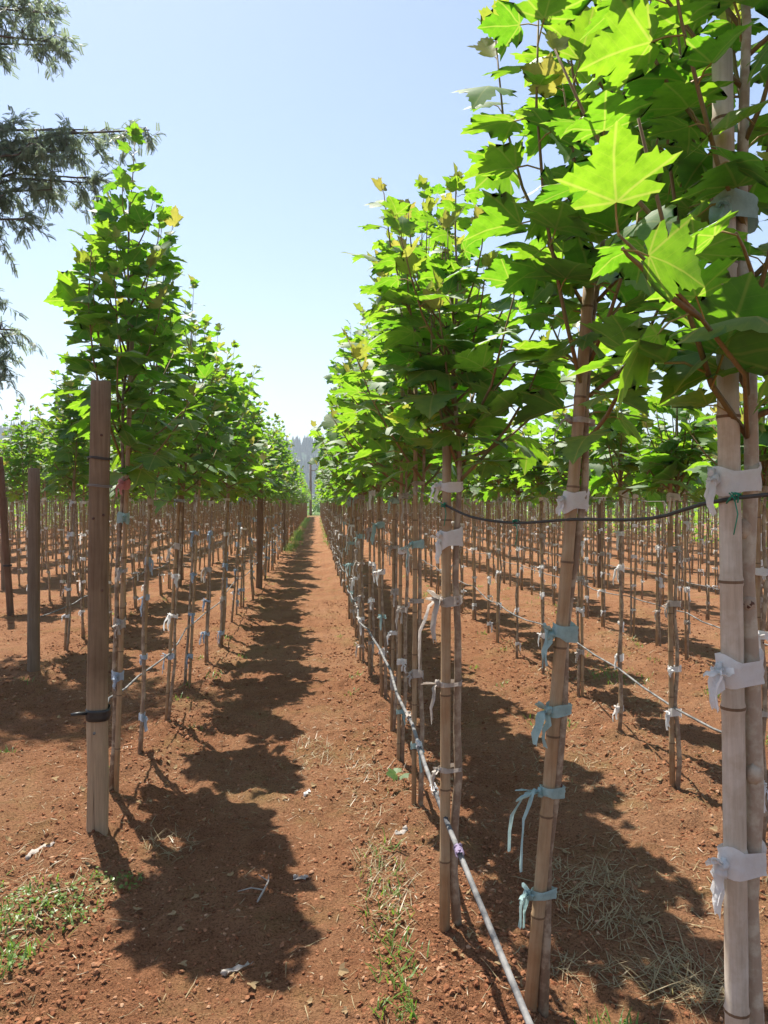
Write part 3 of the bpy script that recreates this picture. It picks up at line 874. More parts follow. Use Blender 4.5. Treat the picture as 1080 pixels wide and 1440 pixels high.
single0 = next(t for t in single if t['k'] == 0 and t['i'] == 0)
for t in single:
    k, i = t['k'], t['i']
    z0 = gz(t['x'], t['y'])
    rot = (t['lean'][0], t['lean'][1], 0)
    tree = empty('plane_tree', (t['x'], t['y'], z0), rot)
    lab, g = words(t, 'young plane tree')
    tag(tree, lab, 'tree', 'young plane trees planted in rows')
    cls = 0 if k in (0, -1) else (1 if k < 0 else 2)
    sx, sy = t['x'] + t['off'][0], t['y'] + t['off'][1]
    stk = empty('bamboo_stake', (sx, sy, z0), rot)
    lab, g = words(t, 'bamboo stake')
    if k == 0 and i == 0: lab = 'thick pale bamboo stake wrapped in wide white bands'
    if k == 0 and i == 1: lab = 'leaning tan bamboo stake knotted with teal cloth strips'
    tag(stk, lab, 'stake', 'bamboo stakes holding the trees')
    if t['near']:
        r = random.Random(5000 + 97 * i + 13 * k)
        big = k == 0 and i < 2
        ap, br, lv, H = gen_tree(r, H=t['H'], Rc=t['R'], n_br=24 if cls < 2 else 17, zc=1.50 if not big else 1.60,
                                 s0=.146 if big else .138, top=.40 if big else (.5 if k == 0 else .62), dens=.70 if big else ((1.0 if i < 2 else .86) if k == -1 else (.74 if k == 0 and i == 2 else .86)))
        if k == 0 and i < 2:
            hs = [(hero_leaves(single0)[q][0]) for q in (0, 1, 2, 3)]
            off = Vector((single0['x'] - t['x'], single0['y'] - t['y'], 0))
            def shades(m):
                for h in hs:
                    c = h @ Vector((0, .9, 0)) + off - m @ Vector((0, .8, 0))
                    c = -c; along = c.dot(sun_vec)
                    if along > 0 and (c - sun_vec * along)  .length < .12: return True
                return False
            lv = [q for q in lv if not shades(q[0])]
        if k == 0 and i == 0: lv = hero_leaves(t) + lv
        if k == 0 and i == 0:
            inv = Matrix.Rotation(-t['lean'][1], 3, 'Y'); bs = Vector((t['x'], t['y'], 0))
            for P in (((.862, 1.475, 1.60), (.76, 1.31, 1.70), (.60, 1.16, 1.762), (.50, 1.10, 1.815), (.430, 1.070, 1.856)),
                      ((.862, 1.475, 1.68), (.79, 1.36, 1.80), (.72, 1.22, 1.85), (.67, 1.16, 1.872), (.640, 1.130, 1.886)), 
                      ((.60, 1.16, 1.762), (.52, 1.12, 1.79), (.47, 1.09, 1.82), (.45, 1.085, 1.832), (.440, 1.080, 1.841))):
                br.append(([inv @ (Vector(p) - bs) for p in P], [.0055, .0046, .0038, .0030, .0022]))
        pale = ['bark_pale' if (k == 0 and i == 0) else 'bark', 'knot_scar']
        trunk_mb(ap, H, t['r'], (0, 0), 2 if big else 2, 12 if big else 8, r, ((1.27, 4.5, .011), (.93, 4.0, .013), (1.535, 4.9, .010), (1.42, 3.9, .012)) if k == 0 and i == 0 else ()).build('trunk', pale, tree)
        for pts, rad in br:
            mb = MB(); mb.tube(pts, rad, 5); mb.build('branch', 'twig', tree)
        for m, young, sh in lv[:299]:
            if young: link('young_leaf', YOUNG_MESH[sh % 2], tree, m)
            else: link('leaf', LEAF_MESH[sh], tree, m)
        st = stake_mb(t['sH'], t['sr'], r, 14 if big else 9)
        st.build('cane', ['bamboo_pale' if (k == 0 and i == 0) else 'bamboo', 'bamboo_joint'], stk)
        for z, mat, mb in ties_for(t):
            mb.build('tie', mat, stk, mat=Matrix.Translation((0, 0, z)))
    else:
        j = (i * 5 + k * 3) % 7
        tm, bm_, fm, far, H = tree_variant(cls, j)
        rz = lay.uniform(0, 6.28); sc = lay.uniform(.94, 1.06)
        tree.rotation_euler[2] = rz; tree.scale = (sc, sc, sc * lay.uniform(.96, 1.05))
        link('trunk', tm, tree); link('branch', bm_, tree)
        fo = link('foliage', fm, tree); fo['kind'] = 'stuff'
        az = math.atan2(-t['off'][1], -t['off'][0])
        stk.rotation_euler[2] = az
        link('cane', STK[(i + k * 2) % 6], stk)
        if t['f'] < 13:
            pal = TIE_MATS.get(k, ['cloth_white', 'cloth_white', 'cloth_dirty', 'cloth_white'])
            z = 1.49 + tie_rng.uniform(-.03, .03)
            while z > .12:
                link('tie', TIES[tie_rng.randrange(10), tie_rng.choice(pal)], stk, Matrix.Translation((0, 0, z)) @ Matrix.Rotation(0, 4, 'Z'))
                z -= tie_rng.uniform(.2, .36)
        else:
            s = link('cloth_ties', TSET.get(k, TSET[9])[i % 3], stk); s['kind'] = 'stuff'

# the trees further down the field: too many and too small to count
Vs, Ts, Ms, Us = [], [], [], []; b = 0
tr = MB(); sk = MB(); ts = MB()
for t in mass:
    k, i = t['k'], t['i']
    cls = 0 if k in (0, -1) else (1 if k < 0 else 2)
    V, T, mi, uv = tree_variant(cls, (i * 5 + k * 3) % 7)[3]
    H = tree_variant(cls, (i * 5 + k * 3) % 7)[4]
    a = lay.uniform(0, 6.28); s = lay.uniform(.93, 1.08)
    z0 = gz(t['x'], t['y'])
    if t['f'] > 38 or abs(k) > 3:
        kp = np.random.default_rng(i * 91 + k + 50).random(len(T) // 1)
    Rm = np.array([[math.cos(a), -math.sin(a), 0], [math.sin(a), math.cos(a), 0], [0, 0, 1]]) * s
    Vs.append(V @ Rm.T + np.array([t['x'], t['y'], z0])); Ts.append(T + b); b += len(V); Ms.append(mi); Us.append(uv)
    lx = lay.uniform(-.03, .05)
    tr.tube([(t['x'], t['y'], z0 - .05), (t['x'] + lx, t['y'], z0 + 1.6), (t['x'] + lx, t['y'], z0 + H * .95)], [.014, .012, .004], 5)
    sk.tube([(t['x'] - .04, t['y'] - .01, z0 - .05), (t['x'] + lx - .04, t['y'], z0 + lay.uniform(1.7, 2.1))], [.014, .012], 5)
    z = z0 + 1.49
    while z > .15 and t['f'] < 45:
        q = z / 1.9
        ts.blob((t['x'] + lx * q - .03, t['y'] - .02, z), .03, lay.randrange(2), .4, 4, 3, (1, .8, .7)); z -= lay.uniform(.25, .42)
o = link('plane_tree_foliage', tri_mesh('plane_tree_foliage', np.concatenate(Vs), np.concatenate(Ts), ['plane_leaf', 'young_leaf', 'petiole'], np.concatenate(Ms), np.concatenate(Us)))
tag(o, 'mass of green plane crowns far down the rows', 'trees', kind='stuff')
tag(tr.build('plane_tree_trunks', 'bark'), 'mass of thin trunks far down the rows', 'trunks', kind='stuff')
tag(sk.build('stake_mass', 'bamboo'), 'mass of thin stakes far down the rows', 'stakes', kind='stuff')
tag(ts.build('cloth_tie_mass', ['cloth_white', 'cloth_dirty']), 'mass of small cloth ties far down the rows', 'ties', kind='stuff')

# ------------------------------------------------------------------ wooden posts
def post(name, loc, H, w, matname, lean=(0, 0), label='', seed=0, square=.5, extras=None, group=None):
    r = random.Random(seed)
    root = empty(name, (loc[0], loc[1], gz(*loc)), (lean[0], lean[1], r.uniform(-.4, .4)))
    mb = MB(); n = 16; zs = [-.15] + [H * q / 9 for q in range(10)]
    ph = [r.uniform(-.05, .05) for _ in range(n)]
    vs = []; fs = []
    for z in zs:
        wob = r.uniform(-.004, .004)
        for k in range(n):
            t = 2 * math.pi * k / n
            c, s = math.cos(t), math.sin(t)
            q = (1 - square) + square / max(abs(c), abs(s)) ** .8
            rr = w / 2 * q * .96 * (1 + ph[k] + r.uniform(-.012, .012)) * (1.03 - .07 * max(z, 0) / H)
            vs.append((c * rr + wob, s * rr - wob, z))
    m = len(zs)
    for i in range(m - 1):
        for k in range(n):
            k2 = (k + 1) % n
            fs.append((i * n + k, i * n + k2, (i + 1) * n + k2, (i + 1) * n + k))
    # worn top: bevel ring then cap
    b = (m - 1) * n
    ring = [(x * .93, y * .93, z + .006 + r.uniform(-.003, .003)) for x, y, z in vs[b:b + n]]
    vs += ring
    for k in range(n):
        k2 = (k + 1) % n; fs.append((b + k, b + k2, b + n + k2, b + n + k))
    fs.append(tuple(range(b + n, b + 2 * n)))
    mb.add(vs, fs)
    mb.build('timber', matname, root)
    tag(root, label, 'post', group)
    return root

def loop_wire(parent, z, rad, thick, mat, name, turns=1, h=0):
    mb = MB(); pts = []
    n = 26 * turns
    for q in range(n + 1):
        t = 2 * math.pi * q / 26
        pts.append((math.cos(t) * rad, math.sin(t) * rad, z + h * (q / n - .5) + .004 * math.sin(t * 2)))
    mb.tube(pts, thick, 5); return mb.build(name, mat, parent)

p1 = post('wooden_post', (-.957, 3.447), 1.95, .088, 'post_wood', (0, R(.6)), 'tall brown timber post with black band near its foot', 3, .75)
p1.rotation_euler[2] = R(8)
bd = MB()
N = 20; vs = []; fs = []
for j, (z, e) in enumerate(((.485, 0), (.49, .004), (.505, .006), (.520, .003), (.527, .006), (.535, .001))):
    for q in range(N):
        t = 2 * math.pi * q / N; qq = .25 + .75 / max(abs(math.cos(t)), abs(math.sin(t))) ** .8
        rr = .0445 * qq * .985 + .0035 + e; vs.append((math.cos(t) * rr, math.sin(t) * rr, z + .004 * math.sin(t)))
for j in range(5):
    for q in range(N):
        q2 = (q + 1) % N; fs.append((j * N + q, j * N + q2, j * N + N + q2, j * N + N + q))
bd.add(vs, fs); band = bd.build('band', 'black_band', p1)
mb = MB(); mb.tube([(-.045, -.03, .517), (-.075, -.045, .521), (-.105, -.05, .519)], [.008, .0085, .007], 7); mb.build('hose_stub', 'black_band', band)
loop_wire(p1, 1.50, .0515, .0022, 'wire_grey', 'wire_loop', 2, .012)
loop_wire(p1, 1.62, .0505, .0025, 'cable_dark', 'wire_loop', 2, .012)
mb = MB()
for dx, dz in ((.012, 1.72), (-.02, 1.36), (.022, 1.375), (.018, 1.05)):
    mb = MB(); mb.blob((dx, -.0425, dz), .006, 0, .2, 6, 4, (1, .5, 1)); mb.build('knot_hole', 'knot_scar', p1)
post('wooden_post', (-2.42, 6.82), 1.72, .10, 'post_wood_grey', (0, R(.4)), 'weathered grey timber post heading its row', 5, .2)
p3 = post('wooden_post', (-3.94, 10.3), 2.02, .085, 'post_wood_red', (R(.5), R(-3.2)), 'reddish timber post leaning sideways at its row end', 6, .4)
loop_wire(p3, .62, .050, .008, 'black_band', 'band', 2, .02)
post('wooden_post', (-5.3, 13.6), 1.75, .11, 'post_wood_grey', (0, 0), 'pale timber post behind the leaning reddish post', 7, .2)
post('wooden_post', (-.97, 13.15), 1.75, .11, 'inner_post_wood', (0, R(1)), 'thick timber post within the row headed by the banded post', 8, .3)
post('wooden_post', (-2.42, 13.8), 1.85, .11, 'inner_post_wood', (0, R(2)), 'thick timber post within the row headed by the grey post', 9, .3)
post('wooden_post', (4.84, 12.8), 1.6, .10, 'inner_post_wood', (0, 0), 'thick timber post standing among the third row of stakes', 10, .4)
post('wooden_post', (1.32, .55), 1.9, .09, 'inner_post_wood', (0, 0), 'brown timber post anchoring the dark cable', 11, .6)
post('wooden_post', (-.99, 23.5), 1.8, .11, 'inner_post_wood', (0, 0), 'second thick timber post further along the banded post row', 12, .3)

# pole at the end of the path
pole = empty('utility_pole', (-.65, 86, gz(-.65, 86)))
mb = MB(); mb.tube([(0, 0, -.3), (0, 0, 3), (0, 0, 6.2)], [.16, .14, .11], 9); mb.build('shaft', 'post_wood_grey', pole)
mb = MB(); mb.tube([(-.1, 0, 5.0), (.75, 0, 5.0)], .06, 6); arm = mb.build('crossarm', 'post_wood_grey', pole)
mb = MB(); mb.blob((.62, 0, 5.16), .12, 0, .1, 7, 5, (.8, .8, 1.3)); mb.build('insulator', 'wire_grey', arm)
tag(pole, 'dark thin utility pole at the far end of the path', 'pole')

# ------------------------------------------------------------------ hoses and wires along the rows
def row_line(k, h, dx, y0=None, y1=78, sag=.012, start=None):
    pts = [] if start is None else list(start)
    prev = Vector(pts[-1]) if pts else None
    for t in [t for t in trees if t['k'] == k and (seen(t['x'], t['y'], 1.2)) and t['y'] < y1 and (y0 is None or t['y'] > y0)]:
        ln = t.get('lean', (0, 0))
        p = Vector((t['x'] + math.sin(ln[1]) * h + dx, t['y'] - math.sin(ln[0]) * h - .01, gz(t['x'], t['y']) + h + lay.uniform(-.012, .012)))
        if prev is not None:
            m = prev.lerp(p, .5); m.z -= sag * lay.uniform(.3, 1.4); m.x += lay.uniform(-.006, .006); pts.append(m)
        pts.append(p); prev = p
    return pts

hose = empty('drip_hose', (.46, 1.6, gz(.46, 1.6)))
start = [(.62, .55, .03), (.56, .8, .05), (.50, 1.2, .28), (.462, 1.62, .362)]
hp = row_line(0, .372, -.038, 2.3, sag=.012, start=start)
mb = MB(); mb.tube([Vector(p) - hose.location for p in hp], .0088, 7); mb.build('hose', 'hose_dusty', hose)
tag(hose, 'dusty grey drip hose strung knee-high along stakes beside the path', 'hose')
for (yy, mat) in ((2.33, 'cloth_lilac'), (2.80, 'cloth_white'), (3.3, 'cloth_white'), (3.75, 'cloth_dirty')):
    q = min(range(len(hp) - 1), key=lambda j: abs(hp[j][1] - yy) if hp[j][1] <= yy else 9)
    a, b2 = Vector(hp[q]), Vector(hp[q + 1]); p = a.lerp(b2, (yy - a.y) / max(b2.y - a.y, .01))
    mt = Matrix.Translation(p - hose.location) @ Matrix.Rotation(R(-80), 4, 'X')
    tie_mb(random.Random(int(yy * 100)), 0.0005, 0, .009, .009, .02, tails=3, tl=.05, side=4.5, wide=.012, knot=1.0).build('tie', mat, hose, mat=mt)

for k, h, lab in ((-1, .45, 'thin hose along the row headed by the banded post'), (1, .41, 'thin hose along the row next to the path hose row'), (2, .42, 'thin hose along the second row from the path hose row'),
                  (3, .42, 'thin hose along the row holding the thick post'), (-2, .45, 'thin hose along the row headed by the grey post')):
    st = None
    if k == -1: st = [(-.957, 3.40, .50)]
    if k == -2: st = [(-2.42, 6.77, .50)]
    pts = row_line(k, h, -.025, y1=40, start=st)
    mb = MB(); mb.tube([Vector(p) - Vector(pts[0]) for p in pts], .006, 6)
    tag(mb.build('drip_hose', 'hose_dusty', mat=Matrix.Translation(pts[0])), lab, 'hose', 'thin hoses along the rows')

# dark cable: anchor post, first two trees, then along the path row
cp = [(1.30, .60, 1.60), (1.05, 1.0, 1.545), (.808, 1.42, 1.508), (.76, 1.70, 1.462), (.708, 2.07, 1.452), (.60, 2.28, 1.437), (.50, 2.45, 1.452), (.425, 2.535, 1.492)]
rest = row_line(0, 1.485, -.02, 3.0, sag=.02)
def smooth_pts(P, n=4):
    P = [Vector(p) for p in P]; out = []
    for i in range(len(P) - 1):
        p0, p1_, p2, p3_ = P[max(i - 1, 0)], P[i], P[i + 1], P[min(i + 2, len(P) - 1)]
        for j in range(n):
            t = j / n
            out.append(.5 * ((2 * p1_) + (p2 - p0) * t + (2 * p0 - 5 * p1_ + 4 * p2 - p3_) * t * t + (3 * p1_ - p0 - 3 * p2 + p3_) * t ** 3))
    out.append(P[-1]); return out
cab = empty('support_cable', (1.30, .60, 0))
mb = MB(); mb.tube([p - cab.location for p in smooth_pts(cp)], .0042, 7); mb.build('cable', 'cable_dark', cab)
mb = MB(); mb.tube([Vector(cp[-1]) - cab.location] + [p - cab.location for p in rest], .0026, 5); mb.build('wire', 'wire_grey', cab)
tag(cab, 'dark cable slung between the nearest stakes at chest height', 'cable')
for px, py, pz in ((.804, 1.42, 1.507), (.60, 2.28, 1.437), (.425, 2.532, 1.49)):
    mb = MB(); rr = random.Random(int(px * 1000))
    for q in range(3):
        pts = [(rr.uniform(-.012, .012), rr.uniform(-.012, .012), rr.uniform(-.01, .012)) for _ in range(6)]
        mb.tube(smooth_pts(pts, 2), .0016, 4)
    mb.tube([(0, 0, 0), (.004, -.006, -.03), (-.003, -.004, -.07)], .0014, 4)
    mb.build('string_knot', 'string_green', cab, mat=Matrix.Translation(Vector((px, py, pz)) - cab.location))
for k, lab in ((-1, 'thin wire at chest height along the banded post row'), (1, 'thin wire at chest height along the row beside the hose row'), (-2, 'thin wire at chest height along the grey post row'), (2, 'thin wire at chest height along the second row past the hose row')):
    st = [(-.957, 3.42, 1.50)] if k == -1 else ([(-2.42, 6.8, 1.5)] if k == -2 else None)
    pts = row_line(k, 1.485, -.02, y1=40, start=st)
    mb = MB(); mb.tube([Vector(p) - Vector(pts[0]) for p in pts], .0024, 5)
    tag(mb.build('support_wire', 'wire_grey', mat=Matrix.Translation(pts[0])), lab, 'wire', 'thin wires along the rows')

# ------------------------------------------------------------------ tall feathery tree at the field's edge
big_r = random.Random(77)
bt = empty('feathery_tree', (-6.3, 8.7, gz(-6.3, 8.7)))
tag(bt, 'tall dark tree with fine feathery leaves overhanging the field edge', 'tree')
BO = Vector((-6.3, 8.7, 0))
mb = MB(); mb.tube([(0, 0, -.2), (.03, .02, 1.2), (-.05, .05, 2.6), (.05, 0, 4.2), (0, -.05, 6.0), (.1, 0, 8.2)], [.26, .20, .18, .14, .09, .03], 12, jag=.06); mb.build('trunk', 'dark_bark', bt)
targets = [(-2.75, 8.29, 6.55), (-2.65, 8.2, 6.2), (-2.35, 8.25, 5.35), (-2.45, 8.5, 4.95), (-1.70, 8.10, 5.30), (-3.1, 8.0, 4.55), (-3.35, 8.3, 3.45), (-3.30, 8.6, 2.95), (-3.05, 8.9, 7.1), (-3.6, 8.2, 5.8), (-2.8, 8.6, 6.4), (-2.9, 8.1, 6.9), (-2.5, 8.3, 5.15), (-2.3, 8.5, 4.9), (-2.7, 8.2, 4.7), (-2.9, 8.1, 4.35), (-3.15, 8.4, 3.3), (-3.2, 8.2, 2.85), (-2.6, 8.0, 5.0)]
for q in range(15):
    a = big_r.uniform(0, 6.28); e = big_r.uniform(-.5, 1.2); rr = big_r.uniform(2.1, 2.9)
    x = BO.x + math.cos(a) * math.cos(e) * rr
    if x > -4.1: x = -4.1 - big_r.uniform(0, 1.5)
    targets.append((x, BO.y + math.sin(a) * math.cos(e) * rr, 6.1 + math.sin(e) * 2.6))
# one compound leaf: a stalk with pairs of leaflets
cv = []; ct = []
for q in range(9):
    s = (q + 1) / 9.5; z = -.35 * s * s
    for sg in (-1, 1):
        b = len(cv); L = .36 * (1 - .35 * s); w = .075
        cv += [(0, s, z), (sg * L * .5, s + .12 + w, z - .05), (sg * L, s + .20, z - .10), (sg * L * .5, s + .12 - w, z - .05)]
        ct += [(b, b + 1, b + 2), (b, b + 2, b + 3)]
b = len(cv)
for q in range(4):
    s = q / 3.2; z = -.35 * s * s; cv += [(-.008, s, z), (.008, s, z)]
for q in range(3): ct += [(b + 2 * q, b + 2 * q + 1, b + 2 * q + 3), (b + 2 * q, b + 2 * q + 3, b + 2 * q + 2)]
LM = []
for tgt in targets:
    tgt = Vector(tgt) - BO
    z0 = min(max(tgt.z - big_r.uniform(.8, 1.7), 1.9), 7.2)
    p0 = Vector((0, 0, z0)); d = tgt - p0
    pts = [p0 + d * s + Vector((0, 0, .35 * math.sin(s * 3.14))) + Vector((big_r.uniform(-.08, .08), big_r.uniform(-.08, .08), big_r.uniform(-.06, .06))) * (0 if s in (0, 1) else 1) for s in (0, .2, .4, .6, .8, 1)]
    mb = MB(); mb.tube(pts, [.055, .045, .034, .024, .014, .006], 6)
    inner = tgt.x + BO.x > -3.7
    for q in range(15 if inner else 6):
        s = .38 + .62 * (q + big_r.random()) / (15 if inner else 6); s = min(s, 1); u = s * 5; j = min(int(u), 4); bp = pts[j].lerp(pts[j + 1], u - j)
        dv = (d.normalized() * .5 + Vector((big_r.gauss(0, .8), big_r.gauss(0, .8), big_r.gauss(-.1, .6)))).normalized()
        L = big_r.uniform(.30, .75) * (1.15 - .75 * s)
        sec = [bp, bp + dv * L * .5 + Vector((0, 0, .04)), bp + dv * L + Vector((0, 0, -.05))]
        mb.tube(sec, [.011, .007, .003], 4)
        for w in range(8):
            f = .2 + .8 * w / 7; u2 = f * 2; jj = min(int(u2), 1); tp = sec[jj].lerp(sec[jj + 1], u2 - jj)
            tv = (dv * .5 + Vector((big_r.gauss(0, .7), big_r.gauss(0, .7), big_r.gauss(-.15, .5)))).normalized(); l2 = big_r.uniform(.10, .26)
            te = tp + tv * l2 + Vector((0, 0, -.03))
            mb.tube([tp, te], [.003, .0015], 3)
            for w2 in range(7):
                lp = tp.lerp(te, .2 + .8 * w2 / 6)
                ld = (tv * .6 + Vector((big_r.gauss(0, .6), big_r.gauss(0, .6), big_r.gauss(-.2, .5)))).normalized()
                LM.append(np.array(leaf_matrix(lp, ld, (big_r.gauss(0, .4), big_r.gauss(0, .4), 1), big_r.uniform(.05, .095))))
    mb.build('limb', 'dark_bark', bt)
V, T = scatter(cv, ct, LM)
fo = link('foliage', tri_mesh('foliage', V, T, ['feather_leaf'], uv=np.zeros((len(V), 2))), bt); fo['kind'] = 'stuff'

# ------------------------------------------------------------------ leafy thicket behind and beside the rows
def thicket(name, boxes, n, size, label):
    r = np.random.default_rng(len(name) + n)
    ml = []
    for (x0, x1, y0, y1, h), nn in zip(boxes, n if hasattr(n, '__len__') else [n] * len(boxes)):
        for _ in range(nn):
            x = r.uniform(x0, x1); y = r.uniform(y0, y1)
            hh = h * (0.72 + .5 * float(vnoise(np.array(x * .6), np.array(y * .6 + 4))))
            z = r.uniform(.02, 1) ** .8 * hh
            a = r.uniform(0, 6.28); e = r.normal(.1, .45)
            ml.append((np.array(leaf_matrix((x, y, z), (math.cos(a) * math.cos(e), math.sin(a) * math.cos(e), math.sin(e)), (r.normal(0, .4), r.normal(0, .4), 1), size * r.uniform(.6, 1.3)))))
    V, T, mi, uv = LEAF[2][0]
    P, TT = scatter(V, T, ml)
    o = link(name, tri_mesh(name, P, TT, ['thicket_leaf'], uv=np.tile(uv, (len(ml), 1))))
    tag(o, label, 'thicket', kind='stuff')
thicket('thicket', [(13.0, 15.5, 10, 82, 1.7), (-16.5, -13.8, 18, 82, 1.7)], 9000, .15, 'low leafy green plants growing beyond the outer rows')
thicket('hedge', [(-60, 70, 88, 93, 3.4)], 12000, .38, 'green hedge of bushes closing off the far end of the rows')

# ------------------------------------------------------------------ soil clods, litter, grass
def ico():
    t = (1 + 5 ** .5) / 2
    v = [(-1, t, 0), (1, t, 0), (-1, -t, 0), (1, -t, 0), (0, -1, t), (0, 1, t), (0, -1, -t), (0, 1, -t), (t, 0, -1), (t, 0, 1), (-t, 0, -1), (-t, 0, 1)]
    f = [(0, 11, 5), (0, 5, 1), (0, 1, 7), (0, 7, 10), (0, 10, 11), (1, 5, 9), (5, 11, 4), (11, 10, 2), (10, 7, 6), (7, 1, 8), (3, 9, 4), (3, 4, 2), (3, 2, 6), (3, 6, 8), (3, 8, 9), (4, 9, 5), (2, 4, 11), (6, 2, 10), (8, 6, 7), (9, 8, 1)]
    v = np.array(v); return v / np.linalg.norm(v[0]), np.array(f)
IV, IF = ico()
r = np.random.default_rng(12)
N = 125000
fw = 1.9 + 9.5 * r.random(N) ** 1.6
lt = r.uniform(-.56, .56, N) * fw
cxs = fw * math.sin(PSI) + lt * math.cos(PSI); cys = fw * math.cos(PSI) - lt * math.sin(PSI)
q = (cxs - ROW_X0) / ROW_DX; dist = np.abs(q - np.round(q)) * ROW_DX
clump = vnoise(cxs * 2.3 + 40, cys * 2.3) + .5
keep = r.random(N) < np.where(dist < .35, 1.0, .55) * (.35 + .9 * clump)
cxs, cys, dist, fw = cxs[keep], cys[keep], dist[keep], fw[keep]
n = len(cxs)
sz = .0018 + .0085 * r.random(n) ** 5 + np.where(dist < .32, .0060, 0.002) * r.random(n) ** 4
sz = sz * np.clip(fw / 5, .75, 1.1)
Vs, Ts, b = [], [], 0
OV = np.array([(1, 0, 0), (-1, 0, 0), (0, 1, 0), (0, -1, 0), (0, 0, 1), (0, 0, -1)], float)
OF = np.array([(0, 2, 4), (2, 1, 4), (1, 3, 4), (3, 0, 4), (2, 0, 5), (1, 2, 5), (3, 1, 5), (0, 3, 5)])
for v in range(12):
    sel = (np.arange(n) % 6 == v % 6) & ((sz > .0055) if v < 6 else (sz <= .0055))
    BV, BF = (IV, IF) if v < 6 else (OV, OF)
    tv = BV * (1 + .5 * (r.random((len(BV), 1)) - .5) * 2)
    m = int(sel.sum()); ms = np.zeros((m, 4, 4)); a = r.uniform(0, 6.28, m); s = sz[sel]
    sx, sy, sz_ = s * r.uniform(.7, 1.4, m), s * r.uniform(.7, 1.4, m), s * r.uniform(.5, .95, m)
    ms[:, 0, 0] = np.cos(a) * sx; ms[:, 0, 1] = -np.sin(a) * sy; ms[:, 1, 0] = np.sin(a) * sx; ms[:, 1, 1] = np.cos(a) * sy; ms[:, 2, 2] = sz_
    ms[:, 0, 2] = r.normal(0, .25, m) * s
    ms[:, 0, 3] = cxs[sel]; ms[:, 1, 3] = cys[sel]; ms[:, 2, 3] = ground_z(cxs[sel], cys[sel]) + sz_ * .35; ms[:, 3, 3] = 1
    P, TT = scatter(tv, BF, ms); Vs.append(P); Ts.append(TT + b); b += len(P)
o = link('soil_clods', tri_mesh('soil_clods', np.concatenate(Vs), np.concatenate(Ts), ['soil_clod']))
tag(o, 'loose red soil clods and small stones scattered over the ground', 'clods', kind='stuff')

def blades(name, spots, mat, label, cat, seed, bend=.6, width=.0028):
    """spots: (x, y, radius x, radius y, count, min length, max length, lie flat)"""
    r = np.random.default_rng(seed); Vs = []; Ts = []; b = 0
    for (x0, y0, rx, ry, cnt, l0, l1, flat) in spots:
        a = r.uniform(0, 6.28, cnt); q = np.sqrt(r.random(cnt))
        xs = x0 + rx * q * np.cos(a) + r.normal(0, .12 * rx, cnt); ys = y0 + ry * q * np.sin(a) + r.normal(0, .12 * ry, cnt)
        zs = ground_z(xs, ys)
        for x, y, z in zip(xs, ys, zs):
            L = r.uniform(l0, l1); az = r.uniform(0, 6.28); c, s = math.cos(az), math.sin(az)
            w = width * r.uniform(.6, 1.5); lie = min(max(flat + r.normal(0, .15), 0), 1)
            pts = []
            ang = math.pi / 2 * (1 - lie) ; px = 0.; pz = -.004
            for k in range(4):
                pts.append((px, pz, w * (1, .95, .7, .08)[k]))
                px += math.cos(ang) * L / 3; pz += math.sin(ang) * L / 3; ang -= bend * r.uniform(.3, 1.1) * (1 - lie)
                if lie > .7: ang = max(ang, -.05)
            vv = []
            for (px, pz, ww) in pts: vv += [(x + c * px - s * ww, y + s * px + c * ww, z + max(pz, .002)), (x + c * px + s * ww, y + s * px - c * ww, z + max(pz, .002))]
            vv = np.array(vv)
            if lie > .7: vv[:, 2] = ground_z(vv[:, 0], vv[:, 1]) + .004 + .004 * r.random()
            Vs.append(vv)
            for k in range(3): Ts += [(b + 2 * k, b + 2 * k + 1, b + 2 * k + 3), (b + 2 * k, b + 2 * k + 3, b + 2 * k + 2)]
            b += 8
    V = np.concatenate(Vs)
    o = link(name, tri_mesh(name, V, Ts, [mat], uv=np.zeros((len(V), 2))))
    tag(o, label, cat, kind='stuff'); return o

gr = random.Random(4)
sp = [(-1.02, 2.80, .22, .16, 200, .02, .06, .25), (-1.10, 2.50, .22, .16, 260, .03, .08, .25), (-.80, 3.05, .12, .10, 60, .02, .05, .3), (-1.35, 3.0, .15, .2, 70, .03, .07, .3),
      (.27, 3.05, .09, .25, 50, .03, .09, .3), (.25, 2.70, .09, .2, 50, .03, .08, .3), (.26, 2.38, .08, .12, 60, .03, .08, .3), (.23, 2.18, .06, .08, 60, .02, .06, .3),
      (.80, 2.05, .1, .06, 60, .03, .08, .3), (1.55, 5.0, .16, .2, 90, .03, .08, .3), (2.55, 6.3, .25, .3, 120, .03, .09, .3), (2.75, 4.6, .2, .2, 80, .03, .08, .3)]
for q in range(70):
    y = gr.uniform(3.2, 16); x = gr.choice([-1.0, .38, 1.75, 3.2, -2.4, 2.7]) + gr.gauss(0, .16)
    sp.append((x, y, .06, .08, 16, .02, .07, .3))
for q in range(170):
    y = 22 + 45 * gr.random(); sp.append((-.80 + gr.gauss(0, .10), y, .14, .3, 26, .08, .32, .15))
for q in range(60):
    y = 26 + 45 * gr.random(); sp.append((.36 + gr.gauss(0, .05), y, .08, .3, 16, .06, .2, .15))
blades('green_grass', sp, 'grass_green', 'short green grass and weeds sprouting along the rows', 'grass', 2)
